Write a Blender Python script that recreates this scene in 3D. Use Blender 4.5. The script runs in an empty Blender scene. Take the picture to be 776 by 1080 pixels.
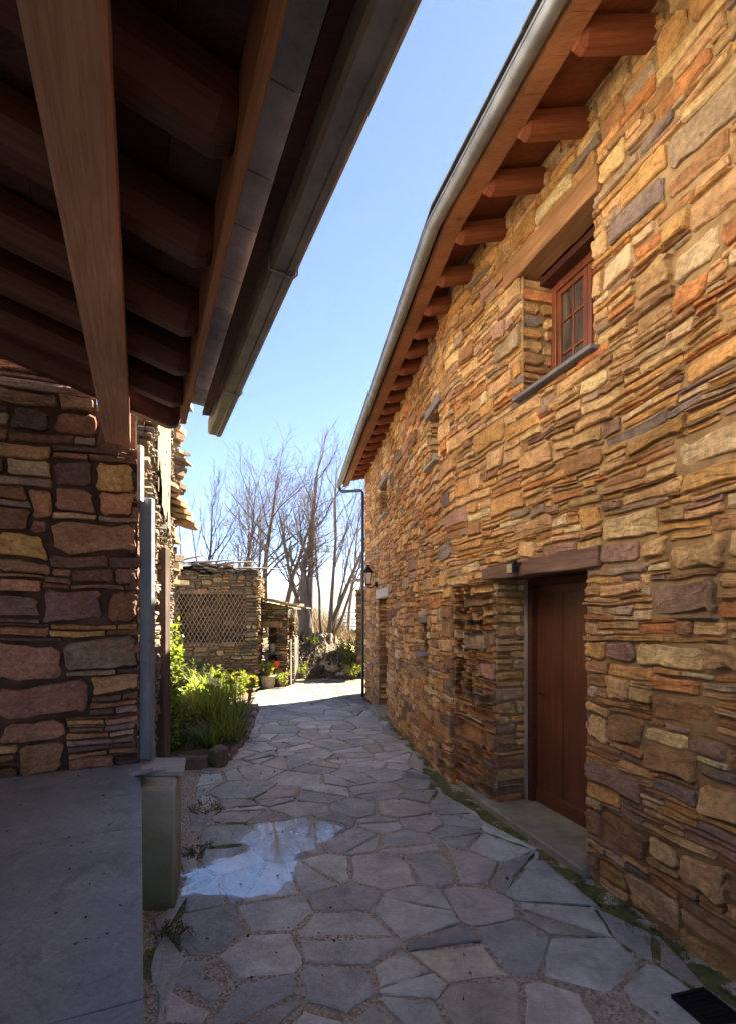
import bpy, bmesh, math, random
import numpy as np
from mathutils import Vector, Matrix, noise
R = math.radians
sc = bpy.context.scene
COL = sc.collection
CAMH = 1.7; F = 560.0; HY = 648.0
def sm(a, b, x):
    t = min(1.0, max(0.0, (x-a)/(b-a))); return t*t*(3-2*t)
def nz(x, y, z=0.0): return noise.noise(Vector((x, y, z)))

# ------------------------------------------------------------------ mesh collector
class MB:
    def __init__(s): s.v=[]; s.f=[]; s.c=[]; s.m=[]; s.sm=[]
    def add(s, verts, faces, col=(1,1,1), mat=0, smooth=False):
        o=len(s.v); s.v.extend(tuple(p) for p in verts); s.c.extend([col]*len(verts))
        for f in faces:
            s.f.append(tuple(i+o for i in f)); s.m.append(mat); s.sm.append(smooth)
    def box(s, lo, hi, col=(1,1,1), mat=0, fr=None):
        x0,y0,z0=lo; x1,y1,z1=hi
        vs=[(x0,y0,z0),(x1,y0,z0),(x1,y1,z0),(x0,y1,z0),(x0,y0,z1),(x1,y0,z1),(x1,y1,z1),(x0,y1,z1)]
        if fr: vs=[fr(*p) for p in vs]
        s.add(vs,[(0,3,2,1),(4,5,6,7),(0,1,5,4),(1,2,6,5),(2,3,7,6),(3,0,4,7)],col,mat)
    def tube(s, pts, rads, n=6, col=(1,1,1), mat=0, cap=True, smooth=True):
        pts=[Vector(p) for p in pts]; ring=[]; vs=[]; k=len(pts)
        if not hasattr(rads,'__len__'): rads=[rads]*k
        up=Vector((0.31,0.22,0.92))
        t0=(pts[1]-pts[0]).normalized()
        if abs(t0.dot(up))>0.93: up=Vector((1,0.1,0))
        a=t0.cross(up).normalized()
        for i in range(k):
            t=((pts[min(i+1,k-1)]-pts[max(i-1,0)])).normalized()
            a=(a-t*a.dot(t)); a=a.normalized() if a.length>1e-6 else t.orthogonal().normalized()
            b=t.cross(a)
            for j in range(n):
                an=2*math.pi*j/n; vs.append(pts[i]+(a*math.cos(an)+b*math.sin(an))*rads[i])
        fs=[]
        for i in range(k-1):
            for j in range(n):
                fs.append((i*n+j, i*n+(j+1)%n, (i+1)*n+(j+1)%n, (i+1)*n+j))
        if cap: fs.append(tuple(range(n-1,-1,-1))); fs.append(tuple((k-1)*n+j for j in range(n)))
        s.add(vs,fs,col,mat,smooth)
    def prism(s, poly, z0, z1, col=(1,1,1), mat=0):
        n=len(poly); vs=[(p[0],p[1],z0(*p) if callable(z0) else z0) for p in poly]+[(p[0],p[1],z1(*p) if callable(z1) else z1) for p in poly]
        fs=[tuple(range(n-1,-1,-1)),tuple(range(n,2*n))]+[(i,(i+1)%n,n+(i+1)%n,n+i) for i in range(n)]
        s.add(vs,fs,col,mat)
    def build(s, name, mats, parent=None, loc=None, bevel=0, rot=0.0, local=False, seg=1):
        """verts are world coordinates unless local=True; the object's origin is loc (or its parent's)"""
        me=bpy.data.meshes.new(name)
        if parent is not None and loc is None: wl=Vector((0,0,0))
        elif loc is None:
            a=np.array(s.v) if s.v else np.zeros((1,3)); wl=Vector(((a[:,0].min()+a[:,0].max())/2,(a[:,1].min()+a[:,1].max())/2,a[:,2].min()))
        else: wl=Vector(loc)
        pw=world_loc(parent) if parent is not None else Vector((0,0,0))
        if parent is not None and loc is None: wl=pw.copy()
        vs=s.v if local else [(p[0]-wl.x,p[1]-wl.y,p[2]-wl.z) for p in s.v]
        me.from_pydata(vs,[],s.f)
        if not isinstance(mats,(list,tuple)): mats=[mats]
        for m in mats: me.materials.append(m)
        me.polygons.foreach_set('material_index',s.m); me.polygons.foreach_set('use_smooth',s.sm)
        at=me.attributes.new('Col','FLOAT_COLOR','POINT')
        arr=np.ones((len(s.c),4),dtype=np.float32); arr[:,:3]=np.array(s.c,dtype=np.float32); at.data.foreach_set('color',arr.ravel())
        if bevel:
            bm=bmesh.new(); bm.from_mesh(me)
            es=[e for e in bm.edges if len(e.link_faces)==2 and e.calc_face_angle(0)>0.5]
            bmesh.ops.bevel(bm,geom=es,offset=bevel,segments=seg,profile=0.5,affect='EDGES'); bm.to_mesh(me); bm.free()
        me.update()
        o=bpy.data.objects.new(name,me); COL.objects.link(o)
        if parent is not None: o.parent=parent
        o.location=wl-pw; o.rotation_euler=(0,0,rot)
        return o
def world_loc(o):
    l=Vector((0,0,0))
    while o is not None: l=l+o.location; o=o.parent
    return l
def thing(name,label,cat,loc,group=None):
    o=bpy.data.objects.new(name,None); COL.objects.link(o); o.location=loc; o.empty_display_size=0.2
    return tag(o,label,cat,group)
def tag(o,label,cat,group=None,kind=None):
    o['label']=label; o['category']=cat
    if group: o['group']=group
    if kind: o['kind']=kind
    return o
def struct(o,label=None):
    o['kind']='structure'
    if label: o['label']=label; o['category']=o.name.replace('_',' ')
    return o

# ------------------------------------------------------------------ materials
class N:
    def __init__(s,name,rough=0.8,spec=0.4):
        s.m=bpy.data.materials.new(name); s.m.use_nodes=True; s.t=s.m.node_tree; s.b=s.t.nodes['Principled BSDF']
        s.b.inputs['Roughness'].default_value=rough; s.b.inputs['Specular IOR Level'].default_value=spec
        s.tc=s.n('ShaderNodeTexCoord')
    def n(s,k,**kw):
        x=s.t.nodes.new(k)
        for a,b in kw.items(): setattr(x,a,b)
        return x
    def l(s,a,b): s.t.links.new(a,b)
    def map(s,scale=(1,1,1)):
        mp=s.n('ShaderNodeMapping'); mp.inputs['Scale'].default_value=scale; s.l(s.tc.outputs['Object'],mp.inputs['Vector']); return mp.outputs['Vector']
    def noise(s,scale,detail=6,rough=0.55,st=(1,1,1),dist=0.0):
        t=s.n('ShaderNodeTexNoise'); t.inputs['Scale'].default_value=scale; t.inputs['Detail'].default_value=detail
        t.inputs['Roughness'].default_value=rough; t.inputs['Distortion'].default_value=dist
        s.l(s.map(st),t.inputs['Vector']); return t.outputs['Fac']
    def ramp(s,fac,stops):
        r=s.n('ShaderNodeValToRGB'); e=r.color_ramp.elements
        while len(e)<len(stops): e.new(0.5)
        for el,(p,c) in zip(e,stops):
            el.position=p; el.color=(c,c,c,1) if not hasattr(c,'__len__') else (*c,1)
        s.l(fac,r.inputs['Fac']); return r.outputs['Color']
    def mix(s,fac,a,b,mode='MIX'):
        m=s.n('ShaderNodeMix',data_type='RGBA',blend_type=mode)
        for i,x in ((0,fac),(6,a),(7,b)):
            if isinstance(x,(int,float)): m.inputs[i].default_value=x
            elif hasattr(x,'__len__'): m.inputs[i].default_value=(*x,1)
            else: s.l(x,m.inputs[i])
        return m.outputs[2]
    def attr(s,name='Col'):
        a=s.n('ShaderNodeAttribute',attribute_name=name); return a.outputs['Color']
    def bump(s,h,strength=0.5,dist=0.01,prev=None):
        b=s.n('ShaderNodeBump'); b.inputs['Strength'].default_value=strength; b.inputs['Distance'].default_value=dist
        s.l(h,b.inputs['Height'])
        if prev is not None: s.l(prev,b.inputs['Normal'])
        return b.outputs['Normal']
    def out(s,col=None,normal=None,rough=None):
        if col is not None:
            if hasattr(col,'__len__'): s.b.inputs['Base Color'].default_value=(*col,1)
            else: s.l(col,s.b.inputs['Base Color'])
        if normal is not None: s.l(normal,s.b.inputs['Normal'])
        if rough is not None: s.l(rough,s.b.inputs['Roughness'])
        return s.m

def mat_stone(name,stain=(0.30,0.125,0.035),stainf=0.4,bumpd=0.022,sc_=1.0):
    k=N(name,0.85,0.25); c=k.attr()
    c=k.mix(1.0,c,k.ramp(k.noise(4*sc_,12,0.75),[(0.28,0.62),(0.5,1.0),(0.72,1.4)]),'MULTIPLY')
    c=k.mix(1.0,c,k.ramp(k.noise(28*sc_,10,0.75,(1,1,1.5)),[(0.3,0.5),(0.5,1.0),(0.7,1.5)]),'MULTIPLY')
    c=k.mix(1.0,c,k.ramp(k.noise(0.9*sc_,9,0.7),[(0.34,0.62),(0.52,1.05)]),'MULTIPLY')
    f=k.ramp(k.noise(5.3*sc_,10,0.75),[(0.52,0.0),(0.62,stainf)])
    c=k.mix(f,c,stain)
    f2=k.ramp(k.noise(17*sc_,12,0.8),[(0.56,0.0),(0.66,0.6)])
    c=k.mix(f2,c,(0.075,0.055,0.045))
    f3=k.ramp(k.noise(12*sc_,12,0.8),[(0.58,0.0),(0.68,0.45)])
    c=k.mix(f3,c,(0.56,0.47,0.34))
    n=k.bump(k.noise(9*sc_,12,0.78,(1,1,1.5)),1.0,bumpd)
    n=k.bump(k.noise(70*sc_,8,0.75,(1,1,1.4)),0.9,0.006,n)
    return k.out(c,n)
def mat_mortar(name,col,col2):
    k=N(name,0.95,0.1)
    c=k.ramp(k.noise(9,8,0.65),[(0.3,col),(0.7,col2)])
    return k.out(c,k.bump(k.noise(60,8,0.7),0.8,0.008))
def mat_wood(name,c0,c1,rough=0.6,st=(1.0,20,20),knots=True,spec=0.35,bump=0.35):
    k=N(name,rough,spec)
    g=k.noise(3.0,8,0.65,st,0.6); c=k.ramp(g,[(0.3,c0),(0.52,tuple((a+b)/2 for a,b in zip(c0,c1))),(0.72,c1)])
    g2=k.noise(2.2,3,0.5,(0.5,1.2,1.2)); c=k.mix(1.0,c,k.ramp(g2,[(0.3,0.7),(0.7,1.18)]),'MULTIPLY')
    if knots:
        v=k.n('ShaderNodeTexVoronoi'); v.inputs['Scale'].default_value=2.3; k.l(k.map((1.0,2.2,2.2)),v.inputs['Vector'])
        c=k.mix(k.ramp(v.outputs['Distance'],[(0.04,0.75),(0.11,0.0)]),c,tuple(a*0.3 for a in c0))
    n=k.bump(k.noise(5,10,0.7,(st[0],st[1]*1.5,st[2]*1.5)),bump,0.006)
    return k.out(c,n)
def mat_plain(name,col,rough=0.6,metal=0.0,var=0.25,scale=6,bump=0.0,spec=0.4,col2=None):
    k=N(name,rough,spec); k.b.inputs['Metallic'].default_value=metal
    a=tuple(x*(1-var) for x in col); b=col2 if col2 else tuple(min(1,x*(1+var)) for x in col)
    c=k.ramp(k.noise(scale,8,0.65),[(0.3,a),(0.7,b)])
    n=k.bump(k.noise(scale*6,6,0.65),bump,0.005) if bump else None
    return k.out(c,n)
def mat_attr(name,rough=0.75,var=0.25,scale=20,bump=0.3,spec=0.35,bd=0.004,st=(1,1,1)):
    k=N(name,rough,spec); c=k.mix(1.0,k.attr(),k.ramp(k.noise(scale,7,0.65,st),[(0.28,1-var),(0.72,1+var)]),'MULTIPLY')
    return k.out(c,k.bump(k.noise(scale*2.5,8,0.7,st),bump,bd) if bump else None)
def mat_leaf(name,trans=0.45):
    k=N(name,0.5,0.4); c=k.attr()
    k.l(c,k.b.inputs['Base Color'])
    t=k.n('ShaderNodeBsdfTranslucent'); tc=k.mix(1.0,c,(1.25,1.35,0.55),'MULTIPLY'); k.l(tc,t.inputs['Color'])
    mx=k.n('ShaderNodeMixShader'); mx.inputs[0].default_value=trans
    k.l(k.b.outputs[0],mx.inputs[1]); k.l(t.outputs[0],mx.inputs[2])
    k.l(mx.outputs[0],k.t.nodes['Material Output'].inputs['Surface']); return k.m

M={}
M['stone']=mat_stone('warm_stone')
M['stone_red']=mat_stone('porch_stone',(0.22,0.075,0.03),0.45)
M['stone_old']=mat_stone('old_stone',(0.20,0.12,0.045),0.4,0.035)
M['mortar']=mat_mortar('earth_mortar',(0.19,0.115,0.055),(0.40,0.27,0.14))
M['mortar_dark']=mat_mortar('dark_mortar',(0.04,0.024,0.018),(0.11,0.066,0.045))
M['mortar_old']=mat_mortar('old_mortar',(0.10,0.075,0.045),(0.24,0.18,0.11))
M['render_old']=mat_mortar('old_render',(0.17,0.13,0.08),(0.30,0.24,0.16))
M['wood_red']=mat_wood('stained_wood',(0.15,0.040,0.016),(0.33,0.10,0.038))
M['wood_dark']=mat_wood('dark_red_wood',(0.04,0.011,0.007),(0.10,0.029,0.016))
M['wood_door']=mat_wood('door_wood',(0.06,0.019,0.011),(0.15,0.050,0.026),0.42,(9,9,0.6),False,0.45,0.15)
M['wood_frame']=mat_wood('window_wood',(0.11,0.030,0.014),(0.23,0.068,0.03),0.4,(8,8,0.8),False,0.45,0.15)
M['wood_beam']=mat_wood('beam_wood',(0.34,0.165,0.105),(0.58,0.32,0.21),0.8,(1.2,26,26),True,0.2,0.8)
M['wood_lintel']=mat_wood('lintel_wood',(0.10,0.055,0.042),(0.27,0.155,0.115),0.8,(0.8,10,10),True,0.2,0.7)
M['wood_lintel_warm']=mat_wood('window_lintel_wood',(0.20,0.095,0.042),(0.40,0.215,0.10),0.75,(0.8,10,10),True,0.2,0.7)
M['wood_grey']=mat_wood('weathered_wood',(0.15,0.125,0.10),(0.40,0.35,0.29),0.9,(5,5,0.6),False,0.1,0.8)
M['wood_grey_dark']=mat_wood('old_dark_wood',(0.07,0.05,0.04),(0.17,0.125,0.095),0.9,(5,5,0.6),False,0.1,0.8)
M['wood_fascia']=mat_wood('fascia_wood',(0.22,0.085,0.036),(0.40,0.175,0.08),0.65)
M['slate_soffit']=mat_attr('slate_underside',0.95,0.35,7,0.7,0.05,0.01)
M['slate']=mat_attr('roof_slate',0.6,0.3,8,0.5,0.4,0.006)
M['zinc']=mat_plain('zinc',(0.24,0.255,0.28),0.45,0.8,0.3,7)
M['zinc_dark']=mat_plain('dark_gutter_metal',(0.26,0.22,0.215),0.42,0.55,0.35,7,0.1,col2=(0.36,0.33,0.25))
M['pipe_dark']=mat_plain('dark_pipe',(0.06,0.065,0.07),0.45,0.3,0.2,8)
M['pipe_grey']=mat_plain('galvanised',(0.20,0.225,0.26),0.5,0.35,0.15,12)
M['iron']=mat_plain('black_iron',(0.02,0.02,0.022),0.5,0.5,0.3,20,0.2)
M['granite']=mat_plain('pale_granite',(0.48,0.44,0.40),0.85,0,0.2,30,0.4)
M['lampglass']=mat_plain('lamp_glass',(0.55,0.52,0.42),0.15,0,0.1,10)
M['lens']=mat_plain('lens_plastic',(0.35,0.31,0.17),0.2,0,0.2,20)
M['orange']=mat_plain('orange_plastic',(0.62,0.12,0.03),0.45,0,0.15,10)
M['whitep']=mat_plain('white_plastic',(0.62,0.60,0.56),0.5,0,0.2,10)
M['clay']=mat_plain('clay_pot',(0.34,0.27,0.19),0.9,0,0.25,14,0.3)
M['rock']=mat_attr('rock',0.9,0.35,9,0.8,0.2,0.015)
M['bark']=mat_attr('bark',0.95,0.4,7,0.9,0.1,0.02,(1,1,0.4))
M['twig']=mat_attr('twig',0.95,0.25,6,0,0.05)
M['leaf']=mat_leaf('leaf',0.5)
M['petal']=mat_leaf('petal',0.3)
M['net']=mat_plain('rusty_wire',(0.46,0.33,0.21),0.7,0.2,0.25,30)
M['soil']=mat_mortar('bed_soil',(0.07,0.05,0.032),(0.17,0.12,0.075))
M['bounce_render']=mat_mortar('bounce_lime_wash',(0.70,0.63,0.52),(0.80,0.74,0.63))  # pale wash for the added bounce wall
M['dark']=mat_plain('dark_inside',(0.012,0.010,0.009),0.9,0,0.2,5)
# window glass : dark glossy pane
k=N('window_glass',0.05,0.7); M['glass']=k.out(k.ramp(k.noise(9,4,0.6,(1,1,.15)),[(0.35,(0.03,0.026,0.026)),(0.6,(0.13,0.105,0.09))]))
# porch floor slabs: blue-grey slate with faint scuffs
k=N('floor_slate',0.5,0.4)
c=k.ramp(k.noise(1.3,7,0.6),[(0.3,(0.14,0.18,0.225)),(0.7,(0.27,0.31,0.36))])
c=k.mix(k.ramp(k.noise(6,12,0.78,dist=1.0),[(0.54,0.0),(0.70,0.55)]),c,(0.40,0.43,0.46))
c=k.mix(1.0,c,k.ramp(k.noise(60,8,0.8),[(0.3,0.72),(0.7,1.25)]),'MULTIPLY')
c=k.mix(k.ramp(k.noise(2.2,11,0.8,dist=1.5),[(0.52,0.0),(0.60,0.45),(0.68,0.0)]),c,(0.09,0.095,0.10))
c=k.mix(k.ramp(k.noise(30,3,0.6),[(0.68,0.0),(0.72,0.8)]),c,(0.04,0.04,0.04))
M['floor']=k.out(c,k.bump(k.noise(22,9,0.7),0.25,0.004),k.ramp(k.noise(3,5),[(0.3,0.38),(0.7,0.62)]))
# plinth, algae green towards its damp foot (a stain with a shape of its own)
k=N('mossy_plinth',0.85,0.2); sep=k.n('ShaderNodeSeparateXYZ'); k.l(k.tc.outputs['Object'],sep.inputs[0])
ma=k.n('ShaderNodeMath',operation='MULTIPLY_ADD'); k.l(k.noise(4,6),ma.inputs[0]); ma.inputs[1].default_value=0.5; k.l(sep.outputs['Z'],ma.inputs[2])
f=k.ramp(ma.outputs[0],[(0.28,0.95),(0.75,0.15)])
c=k.mix(f,k.ramp(k.noise(9,8,0.65),[(0.3,(0.33,0.31,0.245)),(0.7,(0.45,0.43,0.36))]),(0.15,0.17,0.08))
M['plinth']=k.out(c,k.bump(k.noise(40,8,0.7),0.4,0.006))
# flagstones
k=N('flagstone',0.6,0.42); c=k.attr()
c=k.mix(1.0,c,k.ramp(k.noise(3.3,12,0.76,dist=0.5),[(0.28,0.55),(0.5,1.0),(0.72,1.4)]),'MULTIPLY')
c=k.mix(1.0,c,k.ramp(k.noise(35,8,0.75),[(0.3,0.75),(0.7,1.22)]),'MULTIPLY')
c=k.mix(k.ramp(k.noise(11,8,0.7),[(0.56,0.0),(0.72,0.5)]),c,(0.42,0.40,0.375))
c=k.mix(k.ramp(k.noise(2.1,6,0.6),[(0.55,0.0),(0.72,0.4)]),c,(0.15,0.115,0.085))
c=k.mix(k.ramp(k.noise(26,6,0.7),[(0.63,0.0),(0.72,0.6)]),c,(0.035,0.035,0.036))
n=k.bump(k.noise(5,11,0.66,(1,1,1),1.2),0.9,0.03); n=k.bump(k.noise(60,6,0.65),0.4,0.003,n)
M['flag']=k.out(c,n,k.ramp(k.noise(5,6),[(0.3,0.42),(0.7,0.75)]))
# ground : gravelly joint soil, moss where the mesh attribute says it grows
k=N('ground',0.95,0.15); v=k.n('ShaderNodeTexVoronoi'); v.inputs['Scale'].default_value=75; k.l(k.map(),v.inputs['Vector'])
g=k.ramp(v.outputs['Color'],[(0.15,(0.24,0.205,0.16)),(0.5,(0.45,0.40,0.33)),(0.9,(0.62,0.58,0.51))])
c=k.mix(k.ramp(k.noise(3,7,0.65),[(0.35,0.05),(0.7,0.6)]),g,(0.33,0.27,0.20))
a=k.n('ShaderNodeAttribute',attribute_name='Col'); sp=k.n('ShaderNodeSeparateColor'); k.l(a.outputs['Color'],sp.inputs[0])
def gated(ch,scale,lo,hi):
    s_=k.n('ShaderNodeMath',operation='MULTIPLY_ADD'); k.l(k.noise(scale,8,0.68),s_.inputs[0]); s_.inputs[1].default_value=1.1; k.l(sp.outputs[ch],s_.inputs[2])
    return k.ramp(s_.outputs[0],[(lo,0.0),(hi,0.95)])
c=k.mix(gated('Green',4.5,0.96,1.24),c,k.ramp(k.noise(14,7,0.7),[(0.3,(0.065,0.080,0.020)),(0.7,(0.19,0.185,0.055))]))
c=k.mix(gated('Red',1.5,0.72,0.95),c,k.ramp(k.noise(8,8,0.7),[(0.3,(0.10,0.08,0.052)),(0.7,(0.16,0.13,0.085))]))  # dirt, its tone lowered to offset full sun on the far lane
c=k.mix(gated('Blue',0.6,0.75,1.0),c,k.ramp(k.noise(1.4,8,0.7),[(0.3,(0.17,0.14,0.065)),(0.7,(0.33,0.27,0.14))]))
n=k.bump(v.outputs['Distance'],0.7,0.012); n=k.bump(k.noise(12,8,0.7),0.6,0.02,n)
M['ground']=k.out(c,n)
# thin icy puddle
k=N('icy_water',0.12,0.6); v=k.n('ShaderNodeTexVoronoi',feature='F1'); v.inputs['Scale'].default_value=19; k.l(k.map((1,.8,1)),v.inputs['Vector'])
bub=k.ramp(v.outputs['Distance'],[(0.22,1.0),(0.36,0.0)]); gate=k.ramp(k.noise(1.7,3),[(0.48,0.0),(0.54,1.0)])
f=k.mix(1.0,bub,gate,'MULTIPLY')
c=k.ramp(k.noise(3,9,0.7,dist=0.8),[(0.3,(0.30,0.30,0.30)),(0.62,(0.55,0.55,0.56))])
c=k.mix(k.mix(1.0,f,(0.8,0.8,0.8),'MULTIPLY'),c,(0.16,0.155,0.15))
k.b.inputs['Coat Weight'].default_value=0.8; k.b.inputs['Coat Roughness'].default_value=0.04
k.out(c)
tr_=k.n('ShaderNodeBsdfTransparent'); gl_=k.n('ShaderNodeBsdfGlossy'); gl_.inputs['Roughness'].default_value=.04
clear=k.n('ShaderNodeMixShader'); clear.inputs[0].default_value=.34; k.l(tr_.outputs[0],clear.inputs[1]); k.l(gl_.outputs[0],clear.inputs[2])
sep=k.n('ShaderNodeSeparateColor'); k.l(k.attr(),sep.inputs[0]); ad=k.n('ShaderNodeMath',operation='MULTIPLY_ADD'); k.l(k.noise(4.5,10,0.72,dist=0.6),ad.inputs[0]); ad.inputs[1].default_value=1.3; k.l(sep.outputs['Red'],ad.inputs[2])
mx=k.n('ShaderNodeMixShader'); k.l(k.ramp(ad.outputs[0],[(1.0,0.0),(1.35,0.2),(1.7,0.6)]),mx.inputs[0])
k.l(clear.outputs[0],mx.inputs[1]); k.l(k.b.outputs[0],mx.inputs[2])
ad2=k.n('ShaderNodeMath',operation='MULTIPLY_ADD'); k.l(k.noise(9,8,0.7,dist=0.3),ad2.inputs[0]); ad2.inputs[1].default_value=1.1; k.l(sep.outputs['Red'],ad2.inputs[2])
tr2=k.n('ShaderNodeBsdfTransparent'); fin=k.n('ShaderNodeMixShader'); k.l(k.ramp(ad2.outputs[0],[(0.80,0.0),(1.1,0.35),(1.6,0.86)]),fin.inputs[0]); k.l(tr2.outputs[0],fin.inputs[1]); k.l(mx.outputs[0],fin.inputs[2])
k.l(fin.outputs[0],k.t.nodes['Material Output'].inputs['Surface']); M['ice']=k.m

# ------------------------------------------------------------------ masonry
def masonry(mb,P,u0,u1,v0,v1,rng,pick,color,hole=None,region=None,doff=None,cu=0.03,cv=0.02,gap=0.005,warp=0.02,
            prot=(0.0,0.03),back=-0.03,rough=0.010,seed=0,backing=True,bmat=1,cham=0.33):
    nu=max(1,int(round((u1-u0)/cu))); nv=max(1,int(round((v1-v0)/cv))); cu=(u1-u0)/nu; cv=(v1-v0)/nv
    g=np.zeros((nv,nu),dtype=np.int16)
    for j in range(nv):
        v=v0+(j+0.5)*cv
        for i in range(nu):
            u=u0+(i+0.5)*cu
            if hole and hole(u,v): g[j,i]=-1
            elif region: g[j,i]=region(u,v)
    if backing:
        for j in range(nv):
            i=0
            while i<nu:
                if g[j,i]<0: i+=1; continue
                e=i+1
                while e<nu and g[j,e]==g[j,i] and e-i<6: e+=1
                ua,ub=u0+i*cu,u0+e*cu; va,vb=v0+j*cv,v0+(j+1)*cv
                d=(doff((ua+ub)/2,(va+vb)/2) if doff else 0)+back
                mb.add([P(ua,va,d),P(ub,va,d),P(ub,vb,d),P(ua,vb,d)],[(0,1,2,3)],(1,1,1),bmat); i=e
    lasth=4
    for j in range(nv):
        i=0
        while i<nu:
            if g[j,i]<0 or g[j,i]>=1000: i+=1; continue
            rid=g[j,i]; run=1
            while i+run<nu and g[j,i+run]==rid: run+=1
            uc,vc=u0+i*cu,v0+j*cv
            w,h=pick(rng,uc,vc); wc=max(2,int(round(w/cu))); hc=max(1,int(round(h/cv)))
            if rng.random()<0.12: hc=lasth
            if wc>run or run-wc<3: wc=run if run<wc+3 else wc
            wc=min(wc,run)
            hh=1
            while hh<hc and j+hh<nv and (g[j+hh,i:i+wc]==rid).all(): hh+=1
            if run<16 and wc==run:
                nb=[]
                for ii in (i-1,i+run):
                    if 0<=ii<nu:
                        q=0
                        while j+q<nv and g[j+q,ii]>=1000: q+=1
                        if q: nb.append(q)
                if nb and rng.random()<.8: hc=max(1,min(min(nb),10))
                hh=1
                while hh<hc and j+hh<nv and (g[j+hh,i:i+wc]==rid).all(): hh+=1
            hc=hh
            if j+hc<nv and hc<4:
                pass
            g[j:j+hc,i:i+wc]=1000+rid; lasth=hc
            stone(mb,P,u0+i*cu,u0+(i+wc)*cu,v0+j*cv,v0+(j+hc)*cv,rng,color,doff,gap,warp,prot,back,rough,seed,cham)
            i+=wc
def stone(mb,P,ua,ub,va,vb,rng,color,doff,gap,warp,prot,back,rough,seed,cham):
    w,h=ub-ua,vb-va; um,vm=(ua+ub)/2,(va+vb)/2; mn=min(w,h)
    g=gap*rng.uniform(0.6,1.6); g=min(g,mn*0.18)
    c=[rng.uniform(0.06,cham)*mn for _ in range(4)]; ca=[rng.uniform(0.6,1.8) for _ in range(4)]
    x0,x1,y0,y1=ua+g,ub-g,va+g,vb-g; pts=[]
    def side(p,q,n,nx,ny):
        for t in range(n):
            f=(t+0.5+rng.uniform(-0.25,0.25))/n; jj=abs(rng.gauss(0,0.04))*mn
            pts.append((p[0]+(q[0]-p[0])*f+nx*jj,p[1]+(q[1]-p[1])*f+ny*jj))
    kx=min(5,max(1,int(w/0.07))); ky=min(4,max(0,int(h/0.07)))
    cx=[min(c[i]*ca[i],w*0.3) for i in range(4)]
    ws=lambda m,q: min(0.16*m,abs(rng.gauss(0,q))*m)
    yl,yr,tl,tr=y0+ws(h,.07),y0+ws(h,.07),y1-ws(h,.09),y1-ws(h,.09); xb,xt,rb,rt_=x0+ws(mn,.08),x0+ws(mn,.08),x1-ws(mn,.08),x1-ws(mn,.08)
    A_=[(xb+cx[0],yl),(rb-cx[1],yr)]; B_=[(rb,yr+c[1]),(rt_,tr-c[2])]; C_=[(rt_-cx[2],tr),(xt+cx[3],tl)]; D_=[(xt,tl-c[3]),(xb,yl+c[0])]
    for (a_,b_),k_,nx_,ny_ in ((A_,kx,0,1),(B_,ky,-1,0),(C_,kx,0,-1),(D_,ky,1,0)):
        pts.append(a_); side(a_,b_,k_,nx_,ny_); pts.append(b_)
    p=(doff(um,vm) if doff else 0)+rng.uniform(*prot)+ (0.006 if mn>0.1 else 0)
    tu,tv=rng.gauss(0,0.05),rng.gauss(0,0.10); n=len(pts); vs=[]
    def W(u,v,d):
        if warp:
            du=nz(u*1.7,v*1.7,seed+3.1)*warp+nz(u*5,v*7,seed+8.1)*warp*0.95+nz(u*13,v*17,seed+28.1)*warp*0.25
            dv=nz(u*1.3,v*2.0,seed+11.7)*warp*1.2+nz(u*4.2,v*6,seed+17.1)*warp*0.75+nz(u*12,v*15,seed+37.1)*warp*0.22
        else: du=dv=0
        return P(u+du,v+dv,d)
    def ins(q,s):
        k=min(0.95,2*s/max(w,0.001)); k2=min(0.95,2*s/max(h,0.001)); return (um+(q[0]-um)*(1-k),vm+(q[1]-vm)*(1-k2))
    bv=min(0.010,mn*0.14)*rng.uniform(0.4,1.2)
    tilt=lambda q: max(-0.025,min(0.025,(q[0]-um)*tu+(q[1]-vm)*tv))
    for q in pts: vs.append(W(q[0],q[1],back-0.015))
    for q in pts: vs.append(W(q[0],q[1],p-bv*1.1+tilt(q)))
    for q in pts:
        r=ins(q,bv); vs.append(W(r[0],r[1],p+tilt(q)+rng.uniform(-1,1)*rough*0.5))
    rs=rng.uniform(0.22,0.32)*mn
    for q in pts:
        r=ins(q,rs); vs.append(W(r[0],r[1],p+tilt(q)*0.6+nz(r[0]*9,r[1]*14,seed)*rough*1.0+rng.uniform(-1,1)*rough*0.3))
    vs.append(W(um,vm,p+nz(um*9,vm*14,seed)*rough*1.5))
    fs=[]
    for a in range(3):
        for i in range(n): fs.append((a*n+i,a*n+(i+1)%n,(a+1)*n+(i+1)%n,(a+1)*n+i))
    for i in range(n): fs.append((3*n+i,3*n+(i+1)%n,4*n))
    mb.add(vs,fs,color(rng,um,vm,w,h),0)
def jit(c,rng,s=0.18,h=0.035):
    b=max(0.45,1+rng.gauss(0,s)); return tuple(max(0.012,x*b*(1+rng.gauss(0,h))) for x in c)
def wpick(rng,tab):
    t=sum(a for a,_ in tab); r=rng.random()*t
    for a,b in tab:
        r-=a
        if r<=0: return b
    return tab[-1][1]
OCH,TAN,RUST,VIO,SLT,CRM,BRN,GRY=(0.48,0.28,0.10),(0.52,0.345,0.17),(0.45,0.20,0.075),(0.29,0.18,0.145),(0.17,0.145,0.14),(0.56,0.43,0.26),(0.29,0.165,0.08),(0.34,0.265,0.19)
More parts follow.
